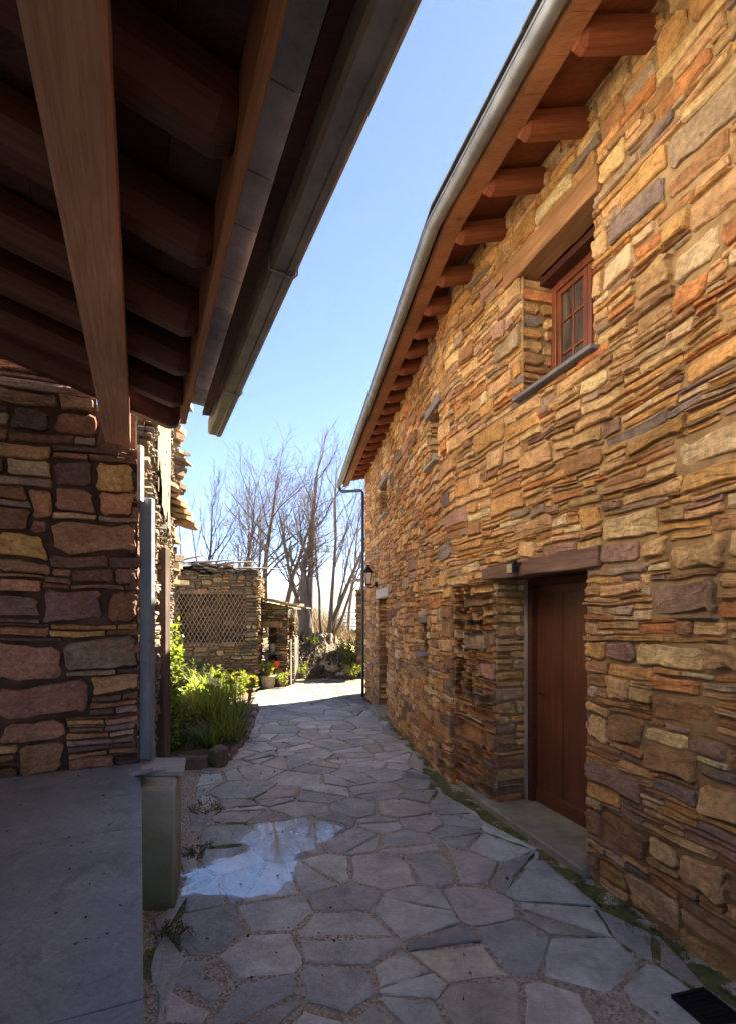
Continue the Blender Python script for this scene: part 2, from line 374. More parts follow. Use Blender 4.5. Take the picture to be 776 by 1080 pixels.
def pk_right(rng,u,v):
    near=u<UB
    if near:
        r=rng.random()
        if r<0.40: h=rng.uniform(0.022,0.05); w=h*rng.uniform(3.5,10)
        elif r<0.84: h=rng.uniform(0.045,0.095); w=h*rng.uniform(1.8,6)
        else: h=rng.uniform(0.11,0.20); w=h*rng.uniform(1.3,3.4)
        if v<0.7: h*=1.15; w*=1.2
        return min(w,0.85),h
    r=rng.random()
    if r<0.3: h=rng.uniform(0.03,0.06); w=h*rng.uniform(3,7)
    elif r<0.8: h=rng.uniform(0.06,0.11); w=h*rng.uniform(1.8,5)
    else: h=rng.uniform(0.12,0.20); w=h*rng.uniform(1.3,3.2)
    return min(w,0.62),h
def col_right(rng,u,v,w,h):
    c=col_right0(rng,u,v,w,h); return (min(.66,c[0]*1.15),c[1]*1.05,c[2]*1.0)
def col_right0(rng,u,v,w,h):
    lo=1-sm(0.3,1.9,v); q=nz(u*0.8,v*0.8,4.0)
    t=[(2.3-0.7*lo,OCH),(4.0-1.0*lo+q,TAN),(0.6+0.4*lo-q*0.4,RUST),(0.5+0.7*lo,VIO),(0.3+0.25*lo,SLT),(0.8-0.4*lo,CRM),(1.2+1.3*lo,BRN),(0.6,GRY)]
    if u>UB+0.1: t=[(2.0,OCH),(2.8,TAN),(0.6,RUST),(0.7,VIO),(0.4,SLT),(0.7,CRM),(1.0,BRN),(.5,GRY)]
    return tuple(.90*a+.10*b for a,b in zip(jit(wpick(rng,t),rng,.14,.025),TAN))

# ------------------------------------------------------------------ right stone house
RN=random.Random(11)
WL=[Vector((2.63,-1.0)),Vector((1.42,3.46)),Vector((0.83,5.35)),Vector((-0.065,12.1))]
CU=[0.0]
for a,b in zip(WL,WL[1:]): CU.append(CU[-1]+(b-a).length)
UB=CU[2]; UE=CU[3]
def wseg(u):
    i=0
    while i<len(WL)-2 and u>CU[i+1]: i+=1
    t=(WL[i+1]-WL[i]).normalized(); return WL[i]+t*(u-CU[i]),t
def wtan(u):
    p,t=wseg(u); t2=wseg(u-0.12)[1]+wseg(u+0.12)[1]; return p,t2.normalized()
def PW(u,v,d):
    p,t=wtan(u); return Vector((p.x-t.y*d,p.y+t.x*d,v))
def UY(Y):
    for i in range(len(WL)-1):
        if Y<=WL[i+1].y or i==len(WL)-2:
            f=(Y-WL[i].y)/(WL[i+1].y-WL[i].y); return CU[i]+f*(CU[i+1]-CU[i])
def grade(Y): return -0.025*max(0.0,Y-5.0)
house=thing('stone_house','long rubble stone house in golden slate stone along the right of the lane','house',(1.6,6.0,0.0))
WRP=.03;DU0,DU1=UY(3.47),UY(4.62)
holes=[(DU0,DU1,-9,2.03),(UY(3.40),UY(4.16),3.40,4.36),(UY(5.81),UY(6.25),3.40,4.0),(UY(9.14),UY(9.9),3.45,4.05),(UY(9.14),UY(10.1),-9,2.0),(UY(6.32),UY(6.56),1.24,1.60),(UY(3.33),UY(4.69),2.0,2.12),(UY(3.34),UY(4.36),4.36,4.52)]
inh=lambda u,v: any(a<u<b and c<v<d for a,b,c,d in holes)
reg=lambda u,v: 1 if (v<1.97 and DU1<u<UB) else (2 if (v<1.97 and UB<=u) else 0)
def doff_r(u,v):
    if v<1.97 and DU1-0.02<u<UB: return -(0.05+0.10*(u-DU1)/(UB-DU1))
    return 0.0
wall=MB()
masonry(wall,PW,0,UE,-0.45,5.06,RN,pk_right,col_right,inh,reg,doff_r,0.025,0.0165,0.0025,0.024,(-0.005,0.018),-0.014,0.011,5,cham=0.20)
def reveal(U,side,v0,v1,depth,base=0.0,seed=0):
    p,t=wtan(U); n=Vector((-t.y,t.x))
    def P(u,v,d):
        if side>0: q=p-n*(u-base)-t*d          # far jamb, faces back towards the camera
        else: q=p-n*(depth-u-base)+t*d
        return Vector((q.x,q.y,v))
    masonry(wall,P,0.0,depth,v0,v1,RN,lambda r,u,v:(r.uniform(0.14,0.34),r.choice((0.04,0.06,0.08,0.11))),col_right,None,None,None,0.03,0.02,0.005,0.012,(-0.012,0.006),-0.03,0.009,seed)
reveal(DU1,1,-0.3,2.04,0.46,-0.05,21); reveal(DU0,-1,-0.3,2.04,0.46,0,22)
reveal(UY(4.16),1,3.36,4.40,0.32,0,23); reveal(UY(3.40),-1,3.36,4.40,0.32,0,24)
reveal(UY(6.25),1,3.36,4.04,0.32,0,25); reveal(UY(5.81),-1,3.36,4.04,0.32,0,26)
reveal(UY(9.9),1,3.41,4.09,0.32,0,27); reveal(UY(9.14),-1,3.41,4.09,0.32,0,28)
reveal(UY(10.1),1,-0.4,2.04,0.42,0,29); reveal(UY(9.14),-1,-0.4,2.04,0.42,0,30)
reveal(UY(6.56),1,1.20,1.64,0.25,0,31); reveal(UY(6.32),-1,1.20,1.64,0.25,0,32)
# quoin return beside the recessed door bay
pB,tB=wseg(UB-0.01); nB=Vector((-tB.y,tB.x))
def PQ(u,v,d):
    q=Vector((0.83,5.35))-nB*u-tB*d; return Vector((q.x,q.y,v))
masonry(wall,PQ,0.0,0.22,-0.3,1.99,RN,lambda r,u,v:(0.25,r.choice((0.08,0.11,0.14,0.17))),lambda r,u,v,w,h: jit(wpick(r,[(2,RUST),(1.5,BRN),(1,OCH),(1,VIO),(.5,SLT)]),r),None,None,None,0.03,0.02,0.006,0.012,(-0.005,0.02),-0.02,0.012,41)
# underside of the upper wall above the recessed bay, window/door heads (rough stone slabs)
for a,b,z in ((DU1-0.02,UB,1.985),):
    wall.box((0,0,0),(1,1,1),BRN,0,fr=lambda x,y,z_: PW(a+(b-a)*x,1.975+0.03*z_,-0.2+0.19*y))
# gable end walls and hidden back: plain rubble, skewed plan
gd=Vector((0.6,0.8))
def PG(u,v,d):
    q=WL[3]+gd*u+Vector((-gd.y,gd.x))*d; return Vector((q.x,q.y,v))
masonry(wall,PG,0.0,4.2,-0.9,5.0,RN,lambda r,u,v:(r.uniform(.2,.5),r.uniform(.1,.22)),col_right,None,None,None,0.05,0.04,0.006,0.02,(0,0.03),-0.022,0.011,43)
wo=wall.build('wall',[M['stone'],M['mortar']],house)
bk=MB()
far=WL[3]+gd*4.2
for p,q in ((Vector((2.63,-1.0)),Vector((6.5,-1.0))),(Vector((6.5,-1.0)),Vector((6.5,15.0))),(Vector((6.5,15.0)),far)):
    bk.add([(p.x,p.y,-.9),(q.x,q.y,-.9),(q.x,q.y,5.0),(p.x,p.y,5.0)],[(0,1,2,3)],OCH,0)
bk.build('back_wall',M['stone'],house)
# niche interior
nb=MB()
def panel(mb,U0,U1,z0,z1,depth,th=0.03,col=(1,1,1),mat=0):
    mb.box((0,0,0),(1,1,1),col,mat,fr=lambda x,y,z: PWs(U0,U1,x,z0+(z1-z0)*z,-depth-th*(1-y)))
def PWs(U0,U1,x,v,d):
    p0=wseg(U0)[0]; p1=wseg(U1)[0]; t=(p1-p0).normalized(); p=p0+(p1-p0)*x; return Vector((p.x-t.y*d,p.y+t.x*d,v))
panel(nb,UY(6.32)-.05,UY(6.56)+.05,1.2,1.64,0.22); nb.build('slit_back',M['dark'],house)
# door recess and heads behind lintels
for a,b,z,dep in ((DU0,DU1,2.01,0.46),(UY(3.40),UY(4.16),4.385,0.34),(UY(5.81),UY(6.25),4.02,0.34),(UY(9.14),UY(9.9),4.07,0.34),(UY(9.14),UY(10.1),2.02,0.44),(UY(6.32),UY(6.56),1.62,.25)):
    nb=MB(); nb.box((0,0,0),(1,1,1),(1,1,1),0,fr=lambda x,y,zz: PWs(a-.03,b+.03,x,z+0.06*zz,-dep+(dep-0.06)*y)); nb.build('opening_head',M['wood_dark'],house)

def wbox(mb,U0,U1,z0,z1,d0,d1,col=(1,1,1),mat=0):
    mb.box((0,0,0),(1,1,1),col,mat,fr=lambda x,y,z: PWs(U0,U1,x,z0+(z1-z0)*z,d0+(d1-d0)*y))
def rotbox(name,U0,U1,z0,z1,d0,d1,mat,parent,bevel=0.008,taper=0.0,rough=0.0,seed=0):
    """beam in its own frame: local x along the wall"""
    p0=wseg(U0)[0]; p1=wseg(U1)[0]; t=(p1-p0).normalized(); L=(p1-p0).length; n=Vector((-t.y,t.x)); c=(p0+p1)/2+n*(d0+d1)/2
    mb=MB(); nx=8; hw=abs(d1-d0)/2; vs=[]; r=random.Random(seed)
    for i in range(nx+1):
        x=-L/2+L*i/nx; k=i/nx
        o=[r.uniform(-1,1)*rough for _ in range(4)]
        zt=(z1-z0)-taper*k
        vs+= [(x,-hw+o[0],o[1]),(x,hw,o[1]),(x,hw,zt+o[2]),(x,-hw+o[3],zt+o[2])]
    fs=[(0,3,2,1),(nx*4,nx*4+1,nx*4+2,nx*4+3)]
    for i in range(nx):
        for j in range(4): fs.append((i*4+j,i*4+(j+1)%4,i*4+4+(j+1)%4,i*4+4+j))
    mb.add(vs,[tuple(reversed(f)) for f in fs])
    o=mb.build(name,mat,parent,(c.x,c.y,z0),bevel,math.atan2(t.y,t.x),True); 
    bm=bmesh.new(); bm.from_mesh(o.data); bmesh.ops.recalc_face_normals(bm,faces=bm.faces); bm.to_mesh(o.data); bm.free()
    return o
# near door
door=MB(); dd=0.42
for i in range(3):
    a=DU0-0.02+(DU1-DU0+0.0)*i/3; b=DU0-0.02+(DU1-DU0)*(i+1)/3
    wbox(door,a+0.006,b-0.006,0.17,1.90,-dd-0.045,-dd-0.005)
wbox(door,DU0-.02,DU1,0.05,0.18,-dd-0.05,-dd+0.008); wbox(door,DU0-.02,DU1,1.885,1.99,-dd-0.05,-dd+0.004)
wbox(door,DU0-.02,DU1,0.06,1.98,-dd-0.06,-dd-0.047)
dob=door.build('door',M['wood_door'],house,bevel=0.004)
fr_=MB(); wbox(fr_,DU1-0.075,DU1+0.01,0.05,2.0,-dd-0.03,-dd+0.05); wbox(fr_,DU0-.03,DU0+0.05,0.05,2.0,-dd-0.03,-dd+0.05); wbox(fr_,DU0+.051,DU1-0.076,1.945,2.0,-dd-0.03,-dd+0.05)
fr_.build('frame',M['wood_dark'],dob,bevel=0.004)
sealm=MB(); wbox(sealm,DU1-0.018,DU1+0.004,0.055,2.0,-dd+0.052,-dd+0.075); sealm.build('jamb_strip',M['wood_grey'],dob)
hd=MB(); q0=PWs(DU0,DU1,0.86,1.02,-dd+0.01); hd.tube([q0,PWs(DU0,DU1,0.86,1.02,-dd+0.05),PWs(DU0,DU1,0.78,1.02,-dd+0.055)],0.009,8); hd.build('handle',M['iron'],dob)
rotbox('door_lintel',UY(3.32),UY(4.70),2.0,2.135,-0.14,0.036,M['wood_lintel'],house,0.007,0.035,0.005,3)
th=MB()
p_=[PW(DU0-0.04,0,0.05),PW(DU1+0.02,0,0.045),PW(UB-0.12,0,-0.03),PW(UB-0.12,0,-0.14),PW(DU1,0,-0.10),PW(DU1-.0,0,-0.5),PW(DU0-0.04,0,-0.5)]
th.prism([(p.x,p.y) for p in p_],-0.2,0.06,(0.26,0.235,0.19)); th.build('threshold',mat_attr('threshold_stone',0.8,0.35,6,0.4),house,bevel=0.012)
# near window
def window(U0,U1,z0,z1,dep,full):
    w=MB(); t_=0.055
    wbox(w,U0-.01,U0+t_,z0,z1,-dep-.07,-dep); wbox(w,U1-t_,U1+.01,z0,z1,-dep-.07,-dep)
    wbox(w,U0+t_,U1-t_,z1-t_,z1+.01,-dep-.07,-dep-.002); wbox(w,U0+t_,U1-t_,z0,z0+t_,-dep-.07,-dep-.002)
    wob=w.build('window',M['wood_frame'],house,bevel=0.004)
    s_=MB(); a,b,c,d=U0+t_+.004,U1-t_-.004,z0+t_+.004,z1-t_-.004; m_=(a+b)/2; q=0.04
    for x0,x1 in ((a,m_-.003),(m_+.003,b)):
        wbox(s_,x0,x0+q,c,d,-dep-.055,-dep-.014); wbox(s_,x1-q,x1,c,d,-dep-.055,-dep-.014)
        wbox(s_,x0+q,x1-q,c,c+q,-dep-.055,-dep-.016); wbox(s_,x0+q,x1-q,d-q,d,-dep-.055,-dep-.016)
        xm=(x0+x1)/2
        wbox(s_,xm-.009,xm+.009,c+q,d-q,-dep-.05,-dep-.024)
        for r in (1,2):
            zz=c+(d-c)*r/3
            wbox(s_,x0+q,xm-.0095,zz-.009,zz+.009,-dep-.05,-dep-.026); wbox(s_,xm+.0095,x1-q,zz-.009,zz+.009,-dep-.05,-dep-.026)
    s_.build('casement',M['wood_frame'],wob,bevel=0.002)
    g_=MB(); wbox(g_,a+.02,b-.02,c+.02,d-.02,-dep-.045,-dep-.038); g_.build('pane',M['glass'],wob)
    k_=MB(); wbox(k_,a-.03,b+.03,c-.03,d+.03,-dep-.30,-dep-.10); k_.build('curtain',mat_plain('curtain_cloth',(0.30,0.24,0.20),0.9,0,0.3,5),wob)
    return wob
WU0,WU1=UY(3.40),UY(4.16)
w1=window(WU0,WU1,3.42,4.30,0.27,True)
sl=MB(); wbox(sl,WU0-.05,WU1+.05,3.375,3.405,-0.30,0.06,(0.13,0.135,0.15)); sl.build('sill',M['slate'],w1,bevel=0.004)
ih=MB(); wbox(ih,WU0-.01,WU1+.01,4.305,4.36,-0.30,-0.17); ih.build('inner_head',M['wood_dark'],w1)
rotbox('window_lintel',UY(3.33),UY(4.37),4.36,4.53,-0.16,0.036,M['wood_lintel_warm'],house,0.008,-0.02,0.005,4)
for a,b,z0,z1 in ((UY(5.81),UY(6.25),3.40,4.0),(UY(9.14),UY(9.9),3.45,4.05)):
    w2=window(a,b,z0+.03,z1,0.28,False)
    sl=MB(); wbox(sl,a-.05,b+.05,z0-.025,z0+.005,-0.30,0.07,(0.30,0.28,0.26)); sl.build('sill',M['slate'],w2,bevel=0.004)
    ll=MB(); wbox(ll,a-.10,b+.10,z1,z1+.09,-0.2,0.03,(0.20,0.16,0.15)); ll.build('lintel',M['slate'],w2,bevel=0.006)
# slit
sl=MB(); wbox(sl,UY(6.27),UY(6.62),1.60,1.70,-.2,.03,(0.16,0.145,0.14)); sl.build('slit_lintel',M['slate'],house,bevel=.005)
sl=MB(); wbox(sl,UY(6.27),UY(6.62),1.20,1.24,-.2,.07,(0.17,0.17,0.185)); sl.build('slit_sill',M['slate'],house,bevel=.005)
# far door
fd=MB(); a,b=UY(9.14),UY(10.1)
for i in range(4): wbox(fd,a+(b-a)*i/4+.005,a+(b-a)*(i+1)/4-.005,-0.05,1.98,-.42,-.38)
wbox(fd,a-.02,b+.02,-.1,2.0,-.45,-.425)
fdo=fd.build('door',M['wood_door'],house); fdo['label']='far door set back under a pale granite lintel'
hd=MB(); hd.tube([PWs(a,b,.2,.95,-.38),PWs(a,b,.2,.95,-.33),PWs(a,b,.3,.95,-.32)],.01,8); hd.build('handle',M['iron'],fdo)
rotbox('stone_lintel',UY(8.95),UY(10.28),2.0,2.17,-.2,.035,M['granite'],house,.01,0,.004,7)
th=MB(); wbox(th,a-.05,b+.05,-.4,-.02,-.45,.16,(0.34,0.29,0.21)); th.build('doorstep',mat_attr('doorstep_stone',0.85,0.3,9,0.4),house,bevel=.015)

# ---- eaves of the right house
G=[Vector((1.862,-1.0)),Vector((0.455,4.1)),Vector((-0.737,12.55))]
WT=[Vector((2.66,-1.0)),Vector((1.20,4.25)),Vector((0.86,5.35)),Vector((0.0,12.0))]
ZE=4.76; PITCH=0.30
def distG(p):
    best=9
    for a,b in zip(G,G[1:]):
        t=(b-a).normalized(); best=min(best,abs((p-a).dot(Vector((t.y,-t.x))))) if -0.5<(p-a).dot(t)<(b-a).length+0.9 else best
    return best
def zs(p): return ZE+PITCH*distG(Vector((p[0],p[1])))
def offG(o):
    """gutter line moved o metres towards the wall"""
    r=[]
    for i,p in enumerate(G):
        ts=[]
        if i>0: ts.append((G[i]-G[i-1]).normalized())
        if i<2: ts.append((G[i+1]-G[i]).normalized())
        t=sum(ts,Vector((0,0))).normalized(); r.append(p+Vector((t.y,-t.x))*o)
    return r
GD=(G[2]-G[1]).normalized(); VX=Vector((0.68,0.733))      # verge direction, skewed gable
def strip(o0,o1,zf0,zf1,th,col,name,mat,bevel=0,ext=0.0):
    A=offG(o0); B=offG(o1)
    if ext: pass
    mb=MB(); n=24; vs=[]
    for i in range(2):
        for k in range(n):
            f0,f1=k/n+0.0004,(k+1)/n-0.0004
            P0,P1=A[i].lerp(A[i+1],f0),A[i].lerp(A[i+1],f1); Q0,Q1=B[i].lerp(B[i+1],f0),B[i].lerp(B[i+1],f1)
            mb.add([(P0.x,P0.y,zf0),(P1.x,P1.y,zf0),(Q1.x,Q1.y,zf1),(Q0.x,Q0.y,zf1),(P0.x,P0.y,zf0+th),(P1.x,P1.y,zf0+th),(Q1.x,Q1.y,zf1+th),(Q0.x,Q0.y,zf1+th)],
                   [(0,1,2,3),(4,7,6,5),(0,4,5,1),(1,5,6,2),(2,6,7,3),(3,7,4,0)],col(k) if callable(col) else col)
    return mb
# soffit boards (one sheet, boards in the material direction), from fascia to wall
sof=MB(); A=offG(0.17)
quads=[(A[0],A[1],WT[1],WT[0]),(A[1],A[1],WT[2],WT[1]),(A[1],A[2],WT[3]+gd*0.6,WT[2])]
for q in quads:
    n=10
    for k in range(n):
        f0,f1=k/n,(k+1)/n
        p=[q[0].lerp(q[1],f0),q[0].lerp(q[1],f1),q[3].lerp(q[2],f1),q[3].lerp(q[2],f0)]
        p2=[x+ (x-y)*0.0 for x,y in zip(p,p)]
        sof.add([(x.x,x.y,ZE+0.055+(0.0 if j<2 else 0.20)) for j,x in enumerate(p2)],[(0,1,2,3)] if (p[0]-p[1]).length>1e-5 else [(0,2,3)])
sof.build('soffit',M['wood_red'],house)
strip(0.15,0.285,ZE-0.055,ZE-0.02,0.10,(1,1,1),'',None).build('fascia_board',M['wood_fascia'],house)
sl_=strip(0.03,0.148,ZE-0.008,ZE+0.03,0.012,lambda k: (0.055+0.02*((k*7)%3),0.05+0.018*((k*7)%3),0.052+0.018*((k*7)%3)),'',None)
sl_.build('eave_slates',M['slate_soffit'],house)
# roof: two pitches of slate
roof=MB(); rr=random.Random(3)
for i in range(2):
    T=(G[i+1]-G[i]).normalized(); Nn=Vector((T.y,-T.x)); L=(G[i+1]-G[i]).length
    for row in range(14):
        o0=0.03+row*0.24; o1=o0+0.30
        x=-0.2 if i else 0
        x=0.0
        while x<L:
            w=rr.uniform(0.2,0.4); x1=min(L,x+w)
            sh=lambda o: (o*0.55 if i==1 else 0)*(1 if x1>=L-0.01 else 0)
            def pt(a,o):
                e=(a/L)*o*0.62 if i==1 else 0
                q=G[i]+T*(a+e)+Nn*o; return q
            a0,b0,b1,a1=pt(x+.004,o0),pt(x1-.004,o0),pt(x1-.004,o1),pt(x+.004,o1)
            zz=lambda o,h: ZE+0.065+0.30*max(o,-.04)+h
            h0=0.026+rr.uniform(0,0.01)
            c=0.07+rr.uniform(0,0.07)
            roof.add([(a0.x,a0.y,zz(o0,h0)),(b0.x,b0.y,zz(o0,h0)),(b1.x,b1.y,zz(o1,0.0)),(a1.x,a1.y,zz(o1,0)),(a0.x,a0.y,zz(o0,h0)-.014),(b0.x,b0.y,zz(o0,h0)-.014),(b1.x,b1.y,zz(o1,-.014)),(a1.x,a1.y,zz(o1,-.014))],
                     [(0,1,2,3),(4,7,6,5),(0,4,5,1),(1,5,6,2),(2,6,7,3),(3,7,4,0)],(c,c,c*1.08))
            x=x1
# underlay and far pitch so no light leaks
for i in range(2):
    T=(G[i+1]-G[i]).normalized(); Nn=Vector((T.y,-T.x)); e=2.0 if i==1 else 0
    a,b=G[i]+Nn*0.02,G[i+1]+Nn*0.02; r0,r1=G[i]+Nn*3.4,G[i+1]+T*e+Nn*3.4
    roof.add([(a.x,a.y,ZE+.06),(b.x,b.y,ZE+.06),(r1.x,r1.y,ZE+.06+1.02),(r0.x,r0.y,ZE+.06+1.02)],[(0,1,2,3)],(.06,.06,.065))
    q0,q1=r0+Nn*3.0,r1+Nn*3.0
    roof.add([(r0.x,r0.y,ZE+1.08),(r1.x,r1.y,ZE+1.08),(q1.x,q1.y,ZE+.1),(q0.x,q0.y,ZE+.1)],[(0,1,2,3)],(.08,.08,.085))
roof.build('roof',M['slate'],house)
# gutter: half-round channel hung on the slates
def gutter(path,r,mats,name,parent,mat):
    mb=MB(); n=10; k=len(path); lips=[]
    rows=[]
    for i,(p,nn) in enumerate(path):
        row=[]
        for j in range(n+1):
            an=math.pi*j/n; row.append((p.x+nn.x*math.cos(an)*r,p.y+nn.y*math.cos(an)*r,p.z-math.sin(an)*r))
        rows.append(row)
    vs=[v for row in rows for v in row]; fs=[]
    for i in range(k-1):
        for j in range(n): a=i*(n+1)+j; fs.append((a,a+1,a+n+2,a+n+1))
    mb.add(vs,fs,(1,1,1),0,True)
    for e in (0,k-1):       # end stops
        off=Vector((0,0,0)); mb.add(rows[e],[tuple(range(n+1))],(1,1,1),0)
    lip=[Vector((p.x+nn.x*r,p.y+nn.y*r,p.z)) for p,nn in path]
    mb.tube(lip,0.009,8); lip=[Vector((p.x-nn.x*r,p.y-nn.y*r,p.z+.004)) for p,nn in path]; mb.tube(lip,0.005,6)
    return mb.build(name,mat,parent)
gp=[]
go=offG(0.055)
for i in range(2):
    t=(G[i+1]-G[i]).normalized(); nn=Vector((-t.y,t.x))
    for k in range(6):
        q=go[i].lerp(go[i+1],k/6 if i==0 else (k+0.0)/5)
        gp.append((Vector((q.x,q.y,4.725)),nn if not (i==1 and k==0) else Vector((-t.y,t.x))))
gut=gutter(gp,0.052,None,'gutter',house,M['zinc'])
bk=MB()
for i in range(2):
    t=(G[i+1]-G[i]).normalized(); nn=Vector((-t.y,t.x)); L=(G[i+1]-G[i]).length; x=0.35
    while x<L:
        q=G[i]+t*x-nn*0.055
        bk=MB(); bk.tube([Vector((q.x+nn.x*.054*math.cos(a),q.y+nn.y*.054*math.cos(a),4.725-.054*math.sin(a))) for a in [math.pi*j/8 for j in range(9)]],.003,5); x+=0.75
        bk.build('bracket',M['zinc'],gut)
# rafter tails
def rafter_mesh(L,w,h,name):
    mb=MB(); c=w*0.30
    prof=[(-w/2,h*0.42),(-w/2+c*0.75,0.0),(w/2-c*0.75,0.0),(w/2,h*0.42),(w/2,h),(-w/2,h)]
    secs=[(0.0,1.0),(L*0.55,1.0),(L-0.05,1.0),(L,0.80)]; vs=[]
    for x,s in secs:
        for y,z in prof: vs.append((x,y*s,h-(h-z)*s))
    fs=[tuple(range(5,-1,-1)),tuple(18+i for i in range(6))]
    for i in range(3):
        for j in range(6): fs.append((i*6+j,i*6+(j+1)%6,i*6+6+(j+1)%6,i*6+6+j))
    mb.add(vs,[tuple(reversed(f)) for f in fs]); return mb
rm=rafter_mesh(0.62,0.125,0.135,'rafter')
ra=rm.build('rafter',M['wood_red'],house,(0,0,0),0.008,0,True)
bm=bmesh.new(); bm.from_mesh(ra.data); bmesh.ops.recalc_face_normals(bm,faces=bm.faces); bm.to_mesh(ra.data); bm.free()
ys=[0.3,0.85,1.4,1.95,2.45,2.95,3.48,3.93,4.42]+[4.95+0.44*i for i in range(17)]
hl=world_loc(house); pitch=math.atan(0.30)
FI=offG(0.285)
for i,Y in enumerate(ys):
    u=UY(Y); p,t=wtan(u); n=Vector((-t.y,t.x))
    if 4.3<Y<5.0: pass
    # length to the fascia's inner edge
    best=None
    for a,b in zip(FI,FI[1:]):
        e=b-a; den=n.x*e.y-n.y*e.x
        if abs(den)<1e-6: continue
        s=((a.x-p.x)*e.y-(a.y-p.y)*e.x)/den; q=((a.x-p.x)*n.y-(a.y-p.y)*n.x)/den
        if -0.2<=q<=1.2 and s>0: best=s if best is None else min(best,s)
    Lr=(best or 0.45)+0.0
    o=ra if i==0 else ra.copy()
    if i: COL.objects.link(o); o.parent=house
    st=p-n*(0.60-Lr+0.0)
    zt=ZE+0.06+0.02+(Lr)*PITCH*0.98-0.005
    o.location=Vector((st.x,st.y,zt+(0.60-Lr)*0.29-0.135))-hl
    o.rotation_euler=(0,pitch,math.atan2(n.y,n.x))
# downpipe at the far corner
dp=MB(); g_=gp[-1][0]
cx=Vector((-0.12,12.22))
dp.tube([(g_.x+.02,g_.y-.06,4.70),(g_.x+.02,g_.y-.06,4.63),(g_.x+.09,g_.y-.1,4.58),(cx.x-.05,cx.y,4.55),(cx.x,cx.y,4.50),(cx.x,cx.y,2.0),(cx.x,cx.y,-.25)],.036,10)
dpo=dp.build('downpipe',M['pipe_dark'],house)
cl=MB()
for z in (0.6,2.0,3.4): cl=MB(); cl.tube([(cx.x,cx.y,z),(cx.x,cx.y,z+.03)],.045,10); cl.build('pipe_clip',M['pipe_dark'],dpo)

# wall lantern by the far door
lp=PW(UY(10.12),2.27,0.02); _,lt=wtan(UY(10.12)); ln=Vector((-lt.y,lt.x)); ln3=Vector((ln.x,ln.y,0))
lan=thing('wall_lantern','black iron lantern on a bracket above the far granite lintel','lantern',(lp.x,lp.y,2.1))
m_=MB(); c_=lp+ln3*0.18; m_.tube([lp,lp+ln3*0.05],.05,10); m_.tube([lp+ln3*.03,lp+ln3*.12+Vector((0,0,-.06)),c_+Vector((0,0,-.05)),c_],.011,8); m_.build('bracket',M['iron'],lan)
m_=MB(); b0=c_; 
for k_ in range(4):
    an=math.pi/4+k_*math.pi/2; dx,dy=math.cos(an),math.sin(an)
    m_.tube([b0+Vector((dx*.045,dy*.045,.0)),b0+Vector((dx*.075,dy*.075,.22))],.007,5)
m_.tube([b0+Vector((0,0,-.015)),b0+Vector((0,0,.01))],[.04,.055],8)
m_.tube([b0+Vector((0,0,.22)),b0+Vector((0,0,.235)),b0+Vector((0,0,.30)),b0+Vector((0,0,.33)),b0+Vector((0,0,.37))],[.105,.10,.05,.02,.012],8); m_.build('cage',M['iron'],lan)
m_=MB(); m_.tube([b0+Vector((0,0,.011)),b0+Vector((0,0,.219))],[.048,.083],4,smooth=False); m_.build('glass',M['lampglass'],lan)
# small floodlight on the near lintel
fp=PW(UY(4.17),2.085,0.03); _,ft=wtan(UY(4.17)); fn=Vector((-ft.y,ft.x,0)); ftt=Vector((ft.x,ft.y,0))
fl=thing('floodlight','small square floodlight fixed on the timber lintel over the near door','floodlight',(fp.x,fp.y,2.04))
def FR(x,y,z): return fp+ftt*x+fn*y+Vector((0,0,z))+Vector((0,0,-0.35*y))
m_=MB(); m_.box((-.045,.03,-.045),(.045,.075,.045),fr=FR); fl_b=m_.build('lamp_body',M['iron'],fl,bevel=.006)
m_=MB(); m_.box((-.034,.0755,-.034),(.034,.079,.034),fr=FR); m_.build('lens',M['lens'],fl)
m_=MB(); m_.tube([FR(0,0,0),FR(0,.03,0)],.018,8); m_.tube([FR(-.052,.05,-.0),FR(-.052,.01,.02),FR(.052,.01,.02),FR(.052,.05,0)],.005,6); m_.build('bracket',M['iron'],fl)

# ------------------------------------------------------------------ left porch house
C0=Vector((-1.49,3.44)); LD=Vector((-0.394,0.919)).normalized(); LN=Vector((LD.y,-LD.x))
def PL(a,b,z): q=C0+LD*a+LN*b; return Vector((q.x,q.y,z))
LROT=math.atan2(LD.y,LD.x)
porch=thing('porch_house','dark stone house on the left with a timber porch roof over its slate floor','house',(C0.x,C0.y,0))
RL=random.Random(5)
SR=[(2.2,(0.30,0.155,0.095)),(1.6,(0.22,0.115,0.08)),(1.4,(0.40,0.205,0.11)),(1.0,(0.30,0.205,0.17)),(0.6,(0.43,0.31,0.21)),(0.4,(0.52,0.30,0.125)),(0.9,(0.15,0.095,0.08))]
def pk_left(r,u,v):
    x=r.random()
    if x<0.28: h=r.uniform(0.03,0.05); w=h*r.uniform(3,8)
    elif x<0.66: h=r.uniform(0.06,0.11); w=h*r.uniform(2,5)
    else: h=r.uniform(0.14,0.27); w=h*r.uniform(1.1,2.6)
    return min(w,.55),h
colL=lambda r,u,v,w,h: jit(wpick(r,SR),r,0.22)
lw=MB()
masonry(lw,lambda u,v,d: PL(0-d,-u,v) if False else PL(-d,-3.6+u,v),0,3.6,0.5,3.62,RL,pk_left,colL,lambda u,v: u>3.36 and v>2.74 or v>2.99+(3.6-u)*.31+.05,None,None,.03,.02,.002,.026,(-.012,.028),-.03,.014,61,cham=.20)
masonry(lw,lambda u,v,d: PL(u,d,v),0.0,0.55,-.1,2.78,RL,lambda r,u,v:(r.uniform(.2,.5),r.uniform(.06,.16)),colL,None,None,None,.03,.02,.006,.012,(-.02,.004),-.03,.01,62)
lw.box((0,0,0),(1,1,1),(.2,.12,.09),0,fr=lambda x,y,z: PL(.05+.5*x,-.40+.39*y,2.70+.30*z))
